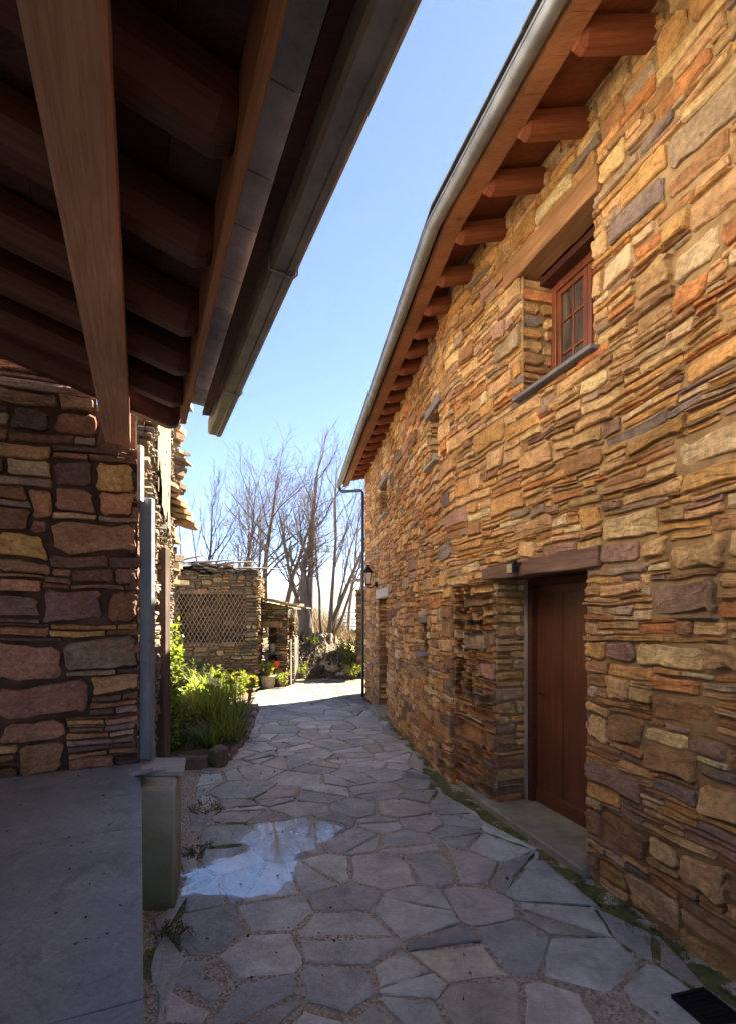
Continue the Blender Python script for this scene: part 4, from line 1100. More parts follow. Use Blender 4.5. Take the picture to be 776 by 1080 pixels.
masonry(hw,lambda u,v,d: PH(u,v,-.55+d),0,HL,-.5,1.6,RS,pkH,colS,None,None,None,.04,.03,.008,.02,(-.03,.05),-.04,.016,93)
masonry(hw,lambda u,v,d: PH2(.55-u,v,-.27-d),0,.55,-.5,1.5,RS,pkH,colS,None,None,None,.04,.03,.008,.02,(-.02,.02),-.04,.016,94)
hw.build('wall',[M['stone_old'],M['mortar_old']],hut)
m_=MB(); m_.box((0,0,0),(1,1,1),(.30,.19,.10),fr=lambda x,y,z: PH(.0+(HL-.12)*x,1.35+.17*z,-.3+.36*y)); m_.build('lintel',M['rock'],hut,bevel=.02)
m_=MB(); rr=random.Random(6)
for i in range(9):
    q=PH(.05+.12*i,2.08-.025*i+rr.uniform(0,.03),-.25); slate(m_,(q.x,q.y,q.z),.5,.75,.035,jit((.24,.18,.11),rr),rr.uniform(-.3,.3),-.12,rr)
m_.box((0,0,0),(1,1,1),(.2,.16,.1),fr=lambda x,y,z: PH(-.12+(HL+.1)*x,2.0-.16*x+.05*z,-1.2+1.15*y))
q=PH(HL+.16,1.94,-.2); slate(m_,(q.x,q.y,q.z),.55,.45,.05,(.34,.27,.17),.1,-.03,rr)
m_.build('cap_stones',M['rock'],hut)
m_=MB(); m_.box((0,0,0),(1,1,1),(.2,.16,.12),fr=lambda x,y,z: PH(.01+(HL-.3)*x,.62+.06*z,-.5+.42*y)); m_.build('shelf',M['rock'],hut,bevel=.01)
m_=MB(); m_.box((0,0,0),(1,1,1),(.2,.16,.12),fr=lambda x,y,z: PH(.01+(HL-.3)*x,-.4+.42*z,-.5+.46*y)); m_.build('ledge',M['rock'],hut,bevel=.02)
def pot(name,label,cat,c,r0,r1,h,mat,handle=False):
    m_=MB(); c=Vector(c); k_=9
    m_.tube([c,c+Vector((0,0,h*.5)),c+Vector((0,0,h*.93)),c+Vector((0,0,h*.935)),c+Vector((0,0,h))],[r0,(r0+r1)/2,r1*.97,r1*1.08,r1*1.08],14)
    m_.tube([c+Vector((0,0,h+.0005)),c+Vector((0,0,h+.001))],[r1*.9,r1*.9],14,(.1,.1,.1))
    o=m_.build(name,mat,None,(c.x,c.y,c.z)); tag(o,label,cat); return o
q=PH(.28,.685,-.22); pot('bucket','off-white bucket on the upper shelf of the stone niche','bucket',q,.07,.10,.22,M['whitep'])
q=PH(.49,.32,-.02); q.z=.33
rk=rock_mb(PH(.52,.12,-.03),(.16,.13,.17),RK,(.28,.22,.15)).build('rock',M['rock']); tag(rk,'block of stone under the orange pot in the niche','rock')
pot('flower_pot','bright orange plastic flower pot in the stone niche','flower pot',PH(.47,.255,.02),.075,.11,.21,M['orange'])
for i,(u,v,d,s_,lab) in enumerate(((.14,.36,-.14,.15,'pale boulder under the white bucket in the niche'),(.17,.08,.0,.17,'grey boulder at the foot of the niche beside the shed corner'))):
    rk=rock_mb(PH(u,v,d),(s_*1.1,s_,s_*.8),RK,(.33-.1*i,.29-.08*i,.23-.05*i)).build('rock',M['rock']); tag(rk,lab,'rock')
# ---- timber gate
gate=thing('wooden_gate','grey weathered slatted wooden gate closing the gap behind the niche','gate',(-2.1,15.2,-.25))
GA=Vector((-2.11,14.35)); GB_=Vector((-2.10,15.9)); GT=(GB_-GA).normalized(); GN=Vector((GT.y,-GT.x))
def PGt(u,v,d): q=GA+GT*u+GN*d; return Vector((q.x,q.y,v))
for i in range(9):
    m_=MB(); a=.04+i*.168; m_.box((0,0,0),(1,1,1),fr=lambda x,y,z: PGt(a+.125*x,-.2+(1.22+.03*((i*5)%3))*z,.03*y)); m_.build('slat',M['wood_grey'],gate,bevel=.004)
for z in (.1,.8):
    m_=MB(); m_.box((0,0,0),(1,1,1),fr=lambda x,y,zz: PGt(.02+1.5*x,z+.08*zz,-.045+.042*y)); m_.build('rail',M['wood_grey'],gate)

mt_=MB(); rng=random.Random(61)
for i in range(520):
    Y=rng.uniform(1.2,9.5); x=wallx(Y)-abs(rng.gauss(.02,.13))-.01
    if nz(x*3,Y*1.7,12)<.02: continue
    for k_ in range(6):
        a=rng.uniform(0,6.28); d=(math.cos(a)*.8,math.sin(a)*.8,rng.uniform(.4,1)); L=rng.uniform(.012,.035); b=Vector((x+rng.gauss(0,.012),Y+rng.gauss(0,.012),gz(x,Y)+.002)); e=b+Vector(d)*L; sd_=Vector((-d[1],d[0],0))*.005
        mt_.add([b-sd_,b+sd_,e],[(0,1,2)],jit(wpick(rng,[(2,(.10,.13,.03)),(1,(.16,.16,.05)),(1,(.07,.09,.02))]),rng,.2))
o=mt_.build('moss',M['leaf'],None,(1,4,0)); tag(o,'patchy moss and tiny weeds along the foot of the right house wall','moss',None,'stuff')

# ------------------------------------------------------------------ trees
def limb(mb,rng,p,d,L,r,level,maxl,col,spread,upb,nk,crook=.16,sides=5,start=.25,ratio=.62):
    n=max(3,int(4+L*1.1)) if level<2 else 3
    pts=[Vector(p)]; rads=[r]; dd=Vector(d).normalized()
    for i in range(n):
        dd=(dd+Vector((rng.gauss(0,crook),rng.gauss(0,crook),rng.gauss(0,crook*.6)))+Vector((0,0,upb*.12))).normalized()
        pts.append(pts[-1]+dd*L/n); rads.append(max(.0035,r*(1-(.72 if level<maxl else .8)*(i+1)/n)))
    mb.tube(pts,rads,max(3,sides-level),jit(col,rng,.1,.02),cap=False)
    if level>=maxl: return
    kids=nk[level]
    for k_ in range(kids):
        f=start+(1-start)*(k_+rng.uniform(.1,.9))/kids; x=f*n; i=min(n-1,int(x)); q=pts[i].lerp(pts[i+1],x-i)
        ax=(pts[i+1]-pts[i]).normalized(); o=ax.orthogonal().normalized(); o.rotate(Matrix.Rotation(rng.uniform(0,6.283),3,ax))
        nd=(ax*math.cos(spread[level])+o*math.sin(spread[level])*rng.uniform(.7,1.2)+Vector((0,0,upb*.35))).normalized()
        limb(mb,rng,q,nd,L*ratio*rng.uniform(.65,1.15)*(1.15-.55*f),max(.004,rads[i]*rng.uniform(.42,.6)),level+1,maxl,col,spread,upb,nk,crook,sides,.18,ratio)
def tree(label,base,stems,seed,nk,col=(.13,.10,.08),spread=(.85,.85,.8),upb=.38,maxl=3,name='bare_tree',cat='tree',group='bare trees behind the shed',ratio=.55,crook=.12):
    rng=random.Random(seed); t=thing(name,label,cat,base,group); tr=MB(); cr=MB(); col=tuple(x*1.4 for x in col)
    for (dx,dy,dirn,L,r,st) in stems:
        p=Vector(base)+Vector((dx,dy,-.25)); d=Vector(dirn).normalized(); n=max(5,int(L*1.2)); pts=[p];rads=[r*1.25]
        for i in range(n):
            d=(d+Vector((rng.gauss(0,crook*.55),rng.gauss(0,crook*.55),.05))).normalized(); pts.append(pts[-1]+d*L/n); rads.append(max(.012,r*(1-.85*((i+1)/n)**1.0)))
        tr.tube(pts,rads,9,col)
        K=nk[0]
        for k_ in range(K):
            f=st+(1-st)*(k_+rng.uniform(.1,.9))/K; x=f*n; i=min(n-1,int(x)); q=pts[i].lerp(pts[i+1],x-i)
            ax=(pts[i+1]-pts[i]).normalized(); o=ax.orthogonal().normalized(); o.rotate(Matrix.Rotation(rng.uniform(0,6.283),3,ax))
            nd=(ax*math.cos(spread[0])+o*math.sin(spread[0])+Vector((0,0,upb*.3))).normalized()
            limb(cr,rng,q,nd,L*ratio*rng.uniform(.6,1.1)*(1.15-.65*f),max(.007,rads[i]*rng.uniform(.35,.55)),1,maxl,col,spread,upb,nk,crook,6,.2,.58)
    tr.build('trunk',M['bark'],t); cr.build('branches',M['twig'],t); return t
def gb(x,Y): return (x,Y,gz(x,Y))
def at(px,Y): return ((px-388)/F*Y,Y)
U_=lambda a,b,c:(a,b,c)
tree('thin pale sapling rising beside the old house at the far left of the trees',gb(*at(188,17)),[(0,0,(0,0,1),5.9,.035,.2)],1,(14,4,3),(.13,.10,.08),(.55,.6,.6),.5,2)
tree('slender dark tree with upswept branches second from the left behind the shed',gb(*at(206,19)),[(0,0,(.02,0,1),5.2,.09,.35)],2,(14,5,4),(.07,.055,.05),(.6,.7,.7),.7)
tree('leaning tree bending right above the middle of the shed roof',gb(*at(228,20)),[(0,0,(.35,0,.9),4.5,.11,.3),(.3,.3,(.2,.1,1),5.6,.07,.3)],3,(10,5,4),(.075,.062,.052),(.65,.7,.7),.6)
tree('tall straight tree rising above the right end of the shed roof',gb(*at(257,20.5)),[(0,0,(.02,0,1),6.4,.10,.35)],4,(16,5,4),(.08,.065,.055),(.65,.7,.7),.55)
tree('bushy tree with a dense tangle of fine twigs left of the thick trunk',gb(*at(278,19.5)),[(0,0,(.12,0,1),6.0,.14,.35),(.4,.2,(.28,0,1),5.4,.12,.35),(-.2,.4,(-.08,.1,1),5.2,.07,.4)],5,(15,8,6),(.11,.085,.065),(.8,.85,.85),.15)
tree('tree with a pale leaning trunk just left of the thick pollarded trunk',gb(*at(300,21)),[(0,0,(.30,0,1),5.4,.12,.35)],6,(14,7,6),(.12,.098,.075),(.7,.8,.8),.3)
mt=tree('thick grey pollarded trunk with tall new shoots on top of the earth bank',gb(*at(323,18.4)),[(0,0,(.0,0,1),3.1,.30,.55),(.02,0,(.06,0,1),6.4,.15,.35),(-.05,.1,(-.25,0,1),5.0,.10,.4)],7,(9,6,6),(.125,.10,.08),(.6,.75,.8),.4)
tree('many-stemmed tree fanning out to the right beside the thick trunk',gb(*at(342,18.7)),[(0,0,(.32,0,1),6.2,.10,.35),(.1,.1,(.12,0,1),6.6,.085,.35),(.15,0,(.5,.1,1),5.6,.06,.3),(-.1,.1,(-.12,.1,1),5.6,.06,.3),(.2,.2,(.24,.2,1),6.0,.055,.3)],8,(10,5,4),(.125,.10,.08),(.5,.65,.7),.5)
tree('slim tree standing farther back between the fanning stems and the stone house',gb(*at(368,24)),[(0,0,(.03,0,1),6.8,.08,.3),(.5,.5,(-.1,0,1),6.0,.06,.3)],9,(12,5,4),(.12,.10,.085),(.6,.7,.7),.5)
# pollard knuckle and exposed roots of the thick trunk
rt=MB(); rng=random.Random(70); b=Vector(gb(*at(323,18.4)))
for i in range(26):
    a=rng.uniform(math.pi*1.05,math.pi*2.0); p=b+Vector((math.cos(a)*.2+rng.uniform(-.2,1.2),math.sin(a)*.25,rng.uniform(.0,.15))); pts=[p]; d=Vector((math.cos(a)*.5+rng.uniform(0,.8),math.sin(a),0)); r=rng.uniform(.025,.07)
    for k_ in range(6):
        d=(d+Vector((rng.gauss(0,.25),rng.gauss(0,.15),0))).normalized(); q=pts[-1]+d*rng.uniform(.22,.38); q.z=gz(q.x,q.y)+rng.uniform(.0,.07); pts.append(q)
    rt.tube(pts,[r*(1-.13*k_) for k_ in range(7)],6,jit((.26,.205,.145),rng),cap=False)
rt.build('roots',M['bark'],mt)
# rocks on the bank
for i,(px,Y,s_,lab) in enumerate(((314,16.6,.22,'pale rock standing at the foot of the gate end'),(350,16.9,.2,'rounded rock half buried in the middle of the root bank'),(359,16.6,.17,'pale rock low on the bank below the fanning tree'),(366,16.9,.19,'mossy rock at the right end of the root bank'),(342,17.1,.16,'small brown rock under the exposed roots'))):
    x,Y=at(px,Y); rk=rock_mb((x,Y,gz(x,Y)+s_*.2),(s_,s_*.9,s_*.8),RK,(.33,.27,.19)).build('rock',M['rock']); tag(rk,lab,'rock','rocks on the root bank')
# brown scrub behind
scb=MB(); rng=random.Random(90)
for i in range(900):
    x=rng.uniform(-9,1.5); Y=rng.uniform(19.5,27); 
    if x>-.9 and Y<21: continue
    b=Vector((x,Y,gz(x,Y)-.05)); h=rng.uniform(.5,1.5)*(.55 if x>-1.2 else 1)
    for k_ in range(5):
        d=Vector((rng.gauss(0,.35),rng.gauss(0,.35),1)).normalized(); m1=b+d*h*.5+Vector((rng.gauss(0,.05),0,0)); e=m1+(d+Vector((rng.gauss(0,.4),rng.gauss(0,.3),0))).normalized()*h*.5
        scb.tube([b,m1,e],[.014,.011,.005],3,jit((.23,.175,.105),rng),cap=False)
o=scb.build('scrub',M['twig'],None,(0,22,0)); tag(o,'dry brown scrub covering the slope behind the shed and bank','scrub',None,'stuff')

# ------------------------------------------------------------------ things at the far end
bw=thing('boundary_wall','narrow stone wall end with a slate slab just beyond the house corner','wall',(-.2,17,-.3))
mbw=MB(); RB=random.Random(44)
masonry(mbw,lambda u,v,d: Vector((-.37+u,17-d,v)),0,.9,-.6,2.5,RB,pkS,colS,lambda u,v: False,None,None,.04,.03,.008,.02,(-.02,.03),-.03,.014,101)
masonry(mbw,lambda u,v,d: Vector((-.37-d,18.5-u,v)),0,1.5,-.6,2.5,RB,pkS,colS,None,None,None,.04,.03,.008,.02,(-.02,.03),-.03,.014,102)
mbw.build('wall',[M['stone_old'],M['mortar_old']],bw)
m_=MB(); m_.box((-.1,16.9,2.5),(.9,18.4,2.78),(.22,.17,.11)); m_.build('upper_course',M['rock'],bw)
m_=MB(); slate(m_,(.1,17.2,2.79),1.3,1.0,.06,(.34,.28,.20),0,.02,RB); m_.build('cap_slab',M['rock'],bw)
fh=thing('distant_house','low grey house with a slate roof down the lane beyond the bank','house',(1.0,31,-.8))
m_=MB(); m_.box((-1.75,29,-3),(4.2,34,.86),(.19,.14,.105)); m_.build('wall',M['rock'],fh)
m_=MB(); rr=random.Random(12)
for row in range(9):
    f0,f1=row/9,(row+1)/9
    x=-2.1+.0
    while x<4.4:
        w=rr.uniform(.3,.55); c=.13+rr.uniform(0,.06)
        yl=lambda f: 28.7+2.8*f; zl=lambda f: .80+1.75*f
        ins_=lambda f: 1.6*f
        if x+w/2>-2.1+ins_(f0):
            m_.box((0,0,0),(1,1,1),(c,c*1.0,c*1.08),fr=lambda a,b_,z_: Vector((x+.01+(w-.02)*a,yl(f0+(f1-f0)*1.15*b_),zl(f0+(f1-f0)*1.15*b_)+.03*z_+.03*(1-b_))))
        x+=w
m_.add([(4.4,28.75,.80),(-2.1,28.75,.80),(-.5,31.5,2.53),(4.4,31.5,2.53)],[(0,1,2,3)],(.12,.12,.13)); m_.add([(-2.1,28.75,.8),(-2.1,34.3,.8),(-.5,31.5,2.53)],[(0,1,2)],(.12,.12,.13)); m_.add([(-2.1,34.3,.8),(4.4,34.3,.8),(4.4,31.5,2.53),(-.5,31.5,2.53)],[(0,1,2,3)],(.12,.12,.13))
m_.build('roof',M['slate'],fh)
m_=MB(); m_.box((-1.0,28.96,-.4),(-.2,28.995,.4),(.03,.025,.02)); m_.build('window',M['dark'],fh)
# hills
hm=MB(); nxh=90; vs=[]
for j,(Y,k_) in enumerate(((600,0.0),(760,.35),(960,.75),(1160,1.0),(1360,.8),(1700,.2))):
    for i in range(nxh):
        x=-2100+i*4200/(nxh-1); ridge=60+30*nz(x*.00175,3.1)+16*nz(x*.0055,7.7)+6*nz(x*.017,1.7)
        vs.append((x,Y+45*nz(x*.005,j*3.1),-26+k_*(ridge+26)+8*nz(x*.01,Y*.01)*(k_>0)))
fs=[(j*nxh+i,j*nxh+i+1,(j+1)*nxh+i+1,(j+1)*nxh+i) for j in range(5) for i in range(nxh-1)]
hm.add(vs,fs,(1,1,1),0,True); struct(hm.build('hills',mat_plain('hill_scrub',(.075,.075,.045),.95,0,.4,.01),None,(0,1100,-26)))

# ------------------------------------------------------------------ plant bed
bed=MB(); BP=[(-1.72,6.0),(-1.66,6.25),(-1.74,7.5),(-2.1,9.8),(-2.55,11.8),(-2.7,13.3),(-5.2,13.1),(-3.35,9.2),(-2.3,6.0)]
st_=.12; gi={}; pts_=[]; fsx=[]
def vid2(i,j):
    if (i,j) not in gi:
        x,y=-5.4+i*st_,5.8+j*st_; gi[(i,j)]=len(pts_); pts_.append((x,y,gz(x,y)+.10+nz(x*2,y*2,3)*.06+nz(x*8,y*8,1)*.02))
    return gi[(i,j)]
for i in range(36):
    for j in range(66):
        if inpoly(-5.4+(i+.5)*st_,5.8+(j+.5)*st_,BP): fsx.append((vid2(i,j),vid2(i+1,j),vid2(i+1,j+1),vid2(i,j+1)))
bed.add(pts_,fsx,(1,1,1),0,True); struct(bed.build('bed_soil',M['soil'],None,(-3,8,0)))
# edging
edge=MB(); edge.box((-2.35,5.88,-.05),(-1.78,6.0,.11),(.17,.145,.115)); o=edge.build('edging_stone',M['rock'],bevel=.02); tag(o,'long flat edging stone across the front of the plant bed','edging stone')
rk=rock_mb((-1.69,6.02,.08),(.10,.13,.17),RK,(.15,.115,.08)).build('rock',M['rock']); tag(rk,'upright dark stone at the front corner of the plant bed','rock')
kb=MB(); 
for i in range(15):
    Y=6.25+i*.40; x=float(np.interp(Y,[6,7.5,10,12],[-1.66,-1.73,-2.1,-2.6]))
    m_=rock_mb((x-.03,Y,gz(x,Y)+.03),(.10,.23,.09),RK,jit((.22,.195,.165),RK),1); kb.add(m_.v,m_.f,m_.c[0])
o=kb.build('bed_kerb',M['rock']); tag(o,'low kerb of rough stones along the lane side of the plant bed','kerb')
GRN=[(2,(.14,.185,.03)),(2,(.19,.22,.035)),(1.2,(.085,.125,.025)),(.9,(.27,.25,.06)),(.3,(.24,.17,.08))]
def blade(mb,rng,b,d,L,w,col,droop=.6,n=5):
    b=Vector(b); d=Vector(d).normalized(); s=d.cross(Vector((0,0,1))); s=s.normalized() if s.length>.05 else Vector((1,0,0)); vs=[];p=b.copy();dd=d.copy()
    for i in range(n+1):
        f=i/n; ww=w*(.6+.4*math.sin(math.pi*min(1,f*1.4)))*(1-f**2.5)+.0008; vs+=[p-s*ww,p+s*ww]
        dd=(dd+Vector((d.x*.3,d.y*.3,-droop*f*1.2))*(1.0/n)*1.6).normalized(); p=p+dd*L/n
    mb.add(vs,[(2*i,2*i+1,2*i+3,2*i+2) for i in range(n)],col,0,True)
def leafquad(mb,rng,c,L,w,d,col):
    d=Vector(d).normalized(); s=d.cross(Vector((rng.gauss(0,1),rng.gauss(0,1),rng.gauss(0,1)))); s=s.normalized() if s.length>.01 else Vector((1,0,0)); c=Vector(c); n=d.cross(s)*L*.12
    mb.add([c,c+d*L*.45+s*w+n,c+d*L,c+d*L*.45-s*w+n],[(0,1,2),(0,2,3)],col)
def blades(label,x,Y,n,L,w,seed,spread=.5,droop=.6,name='strap_leaf_plant',cat='plant',group='strap-leaved clumps in the bed',rad=.12,pal=GRN,z=None,tmat='leaf'):
    rng=random.Random(seed); mb=MB(); zb=(gz(x,Y)+.12) if z is None else z
    for i in range(n):
        a=rng.uniform(0,6.283); r=rng.uniform(0,rad); l=L*rng.uniform(.55,1.1)
        blade(mb,rng,(x+math.cos(a)*r,Y+math.sin(a)*r,zb),(math.cos(a)*spread*rng.uniform(.2,1.2),math.sin(a)*spread*rng.uniform(.2,1.2),1),l,w*rng.uniform(.7,1.2),jit(wpick(rng,pal),rng,.15),droop*rng.uniform(.4,1.4))
    o=mb.build(name,M[tmat],None,(x,Y,zb)); tag(o,label,cat,group); return o
def bush(label,x,Y,h,r,n,ls,seed,name='shrub',cat='shrub',group='leafy shrubs in the bed',pal=GRN,z=None,stemcol=(.2,.13,.08)):
    rng=random.Random(seed); zb=(gz(x,Y)+.10) if z is None else z; t=thing(name,label,cat,(x,Y,zb),group); st=MB(); lf=MB()
    ns=max(5,n//28)
    for i in range(ns):
        a=rng.uniform(0,6.283); e=Vector((x+math.cos(a)*r*rng.uniform(.1,1),Y+math.sin(a)*r*rng.uniform(.1,1),zb+h*rng.uniform(.45,1))); b=Vector((x+math.cos(a)*r*.2,Y+math.sin(a)*r*.2,zb-.05))
        m=b.lerp(e,.55)+Vector((rng.gauss(0,.03),rng.gauss(0,.03),h*.08)); st.tube([b,m,e],[.007,.006,.003],4,stemcol,cap=False)
        for k_ in range(n//ns):
            f=rng.uniform(.25,1.05); q=(b.lerp(m,f/.55) if f<.55 else m.lerp(e,(f-.55)/.45)); d=Vector((rng.gauss(0,1),rng.gauss(0,1),rng.gauss(.4,.7)))
            leafquad(lf,rng,q+d.normalized()*.015,ls*rng.uniform(.6,1.25),ls*.24,d,jit(wpick(rng,pal),rng,.2))
    st.build('stems',M['twig'],t); lf.build('leaves',M['leaf'],t); return t
YG=[(2,(.20,.23,.03)),(2,(.26,.27,.04)),(1,(.13,.17,.03))]
blades('tall clump of upright sword leaves in the middle of the bed',-2.28,7.65,70,.62,.014,1,.35,.5)
blades('sword-leaf clump behind the white flower, near the lane side of the bed',-2.35,8.5,60,.60,.014,2,.4,.5)
blades('arching bright green clump leaning over the bed kerb',-2.02,7.35,60,.5,.011,3,.7,.9,rad=.16)
blades('low drooping grassy clump at the front right of the bed',-1.92,6.55,80,.36,.009,4,.9,1.1,rad=.2,pal=[(2,(.055,.095,.02)),(1,(.09,.13,.03))])
blades('dark low grassy clump at the front left of the bed beside the plinth',-2.3,6.45,90,.30,.009,5,.9,1.1,rad=.26,pal=[(2,(.05,.085,.022)),(1,(.085,.12,.03))])
blades('bright sunlit sword-leaf clump farthest back near the kerb',-2.62,9.6,70,.62,.014,6,.45,.6,pal=YG)
blades('yellow-green clump left of the tall sword leaves',-2.85,8.4,70,.5,.013,7,.6,.8,pal=YG,rad=.18)
blades('spreading green clump between the tall sword leaves and the kerb corner',-2.0,6.95,70,.42,.010,8,.8,.9,rad=.2)
blades('broad-leaved arching clump in the back half of the bed',-3.1,10.2,70,.6,.016,9,.6,.7,pal=YG,rad=.2)
bush('sunlit yellow-green shrub against the old house wall',-2.62,7.2,.55,.30,420,.07,11,pal=YG)
bush('pinkish-flowering low shrub below the old house wall',-2.55,6.75,.42,.26,360,.06,12,pal=[(2,(.30,.20,.15)),(1.5,(.16,.20,.05)),(1,(.34,.25,.22))])
bush('dark green bush in shade at the foot of the netted shed',-3.9,12.3,.75,.55,520,.09,13,pal=[(2,(.05,.075,.02)),(1,(.08,.11,.03))])
bush('tangled brown and green bush under the left of the netting',-4.4,11.6,.8,.5,420,.08,14,pal=[(1.5,(.11,.09,.04)),(1,(.10,.13,.03))])
bush('bright leafy shrub in sun behind the sword leaves',-3.05,9.4,.5,.4,480,.08,15,pal=YG)
bush('small spotted-leaf shrub beside the lane kerb at the sunlit end',-2.65,10.9,.5,.35,360,.08,16)

for i_,(px_,Y_,n_,L_,w_,pl_,lab_) in enumerate((
 (247,6.9,60,.34,.009,GRN,'small grassy clump against the kerb at the front of the bed'),
 (222,6.5,70,.34,.009,GRN,'small grassy clump in the middle of the bed front'),
 (243,7.9,70,.46,.011,GRN,'arching clump along the kerb behind the bed corner stone'),
 (252,8.8,70,.46,.011,GRN,'arching clump half way along the bed kerb'),
 (206,8.9,80,.62,.014,YG,'tall yellow-green sword-leaf clump at the centre of the bed'),
 (232,10.4,80,.66,.014,YG,'tall sunlit sword-leaf clump before the right end of the netting'),
 (212,10.9,80,.66,.015,YG,'tall sunlit sword-leaf clump before the middle of the netting'),
 (196,9.9,80,.6,.014,YG,'sunlit sword-leaf clump before the left end of the netting'))):
    blades(lab_,at(px_,Y_)[0],Y_,n_,L_,w_,200+i_,.6,.8,rad=.18,pal=pl_)
bush('sunlit leafy shrub filling the back of the bed under the netting',at(222,11.8)[0],11.8,.55,.5,520,.08,51,pal=YG)
bush('sunlit leafy shrub at the back of the bed by the shed corner',at(250,11.9)[0],11.9,.5,.4,420,.08,52,pal=YG)
bush('low leafy shrub between the old house wall and the front clumps',-2.45,6.35,.35,.22,320,.055,53)
bush('low leafy shrub in the middle of the bed',-2.55,7.9,.4,.3,420,.06,54)
# climber on the old house wall
cl=thing('climbing_plant','leafy climber growing up the lower wall of the old house','climber',PO(2.6,.1,.08)); lf=MB(); st=MB(); rng=random.Random(17)
for i in range(7):
    u=rng.uniform(1.9,3.6); p=PO(u,.05,.07); pts=[p]
    for k_ in range(7): u+=rng.gauss(0,.09); p=PO(u,.05+(k_+1)*rng.uniform(.14,.21),.075); pts.append(p)
    st.tube(pts,[.01-.001*k_ for k_ in range(8)],4,(.17,.12,.08),cap=False)
    for q in pts:
        for k_ in range(16):
            d=Vector((rng.gauss(.5,.6),rng.gauss(0,.6),rng.gauss(0,.7))); leafquad(lf,rng,q+Vector((rng.gauss(0,.05),rng.gauss(0,.09),rng.gauss(0,.09))),.085*rng.uniform(.6,1.2),.03,d,jit(wpick(rng,YG+[(2,(.10,.14,.03))]),rng,.2))
st.build('stems',M['twig'],cl); lf.build('leaves',M['leaf'],cl)
# rosette succulents
def rosette(label,x,Y,h,seed,n=3,sz=.1):
    rng=random.Random(seed); zb=gz(x,Y)+.08; t=thing('rosette_plant',label,'succulent',(x,Y,zb),'rosette plants by the kerb'); st=MB(); lf=MB()
    for i in range(n):
        a=rng.uniform(0,6.283); e=Vector((x+math.cos(a)*.13*rng.uniform(.3,1),Y+math.sin(a)*.13,zb+h*rng.uniform(.6,1.05))); st.tube([(x,Y,zb-.05),((x+e.x)/2+.02,(Y+e.y)/2,zb+h*.4),e],[.018,.015,.012],6,(.22,.15,.08))
        for k_ in range(34):
            f=k_/34; an=k_*2.4; el=R(8+70*(1-f)**.7*0+75*(f)); d=Vector((math.cos(an)*math.cos(el),math.sin(an)*math.cos(el)-.25,math.sin(el)))
            leafquad(lf,rng,e,sz*(1.1-.6*f),sz*.24,d,jit(wpick(rng,[(2,(.26,.23,.05)),(1.4,(.30,.20,.06)),(1,(.18,.20,.04))]),rng,.15))
    st.build('stems',M['twig'],t); lf.build('leaves',M['leaf'],t)
rosette('tallest rosette succulent, at the bed corner nearest the shed',-2.62,10.35,.62,21,3,.13)
rosette('rosette succulent in the middle of the sunlit kerb',-2.42,10.7,.5,22,4,.12)
rosette('low rosette succulent spilling on to the sunlit paving',-2.33,10.25,.36,23,3,.11)
rosette('rosette succulent half hidden behind the sword leaves',-2.85,9.9,.55,24,3,.12)
# white flower
wf=thing('flowering_stem','stem with small white flowers standing among the sword leaves','flower',(-2.42,8.15,.1)); st=MB(); pt=MB(); rng=random.Random(25)
for i in range(4):
    e=Vector((-2.42+rng.uniform(-.12,.12),8.15+rng.uniform(-.1,.1),.1+rng.uniform(.5,.68))); st.tube([(-2.42,8.15,.05),(-2.42+(e.x+2.42)*.4,8.15,.4),e],.005,4,(.12,.17,.04),cap=False)
    for k_ in range(9): leafquad(pt,rng,e+Vector((rng.gauss(0,.02),rng.gauss(0,.02),rng.gauss(0,.03))),.06,.02,(rng.gauss(0,1),rng.gauss(0,1),rng.gauss(.2,.6)),(.75,.72,.72))
st.build('stem',M['twig'],wf); pt.build('petals',M['petal'],wf)
# red-stemmed plant near the old wall
rng=random.Random(26); rd=MB()
for i in range(7):
    x=-2.72+rng.uniform(-.12,.12);Y=7.0+rng.uniform(-.15,.15); h=rng.uniform(.35,.6)
    for k_ in range(26): leafquad(rd,rng,(x+rng.gauss(0,.012),Y+rng.gauss(0,.012),.12+h*rng.uniform(.25,1)),.045,.013,(rng.gauss(0,1),rng.gauss(0,1),.5),jit((.34,.10,.08),rng,.2))
    blade(rd,rng,(x,Y,.08),(0,0,1),h,.005,(.3,.12,.08),0)
o=rd.build('red_spike_plant',M['leaf'],None,(-2.72,7.0,.08)); tag(o,'cluster of red leafy spikes by the old house wall','plant')
# potted plant outside the niche
x,Y=at(283,13.7); z0=gz(x,Y)
pot('clay_pot','rough clay pot with a yellow-green plant before the stone niche','pot',(x,Y,z0),.15,.2,.34,M['clay'])
bush('yellow-green plant growing in the clay pot before the niche',x,Y,.36,.26,420,.07,31,name='potted_plant',cat='potted plant',group=None,pal=YG,z=z0+.36)
bush('low leafy weed at the foot of the niche pier',-2.2,13.75,.3,.3,260,.06,32,group='weeds at the far end',pal=YG,name='weed',cat='weed')
bush('grassy weed growing at the foot of the root bank by the gate',-2.05,16.5,.35,.3,260,.07,33,group='weeds at the far end',pal=YG,name='weed',cat='weed')
bush('green bush at the right end of the root bank',-.55,17.2,.9,.5,520,.09,34,group='weeds at the far end',name='weed',cat='weed')
bush('bright weed beside the house corner downpipe',-.5,16.0,.45,.4,300,.07,35,group='weeds at the far end',pal=YG,name='weed',cat='weed')
bush('leafy sprouts at the top of the root bank under the thick trunk',-1.75,17.7,.35,.3,260,.07,36,group='weeds at the far end',pal=YG,name='weed',cat='weed')
ug=MB(); rng=random.Random(95)
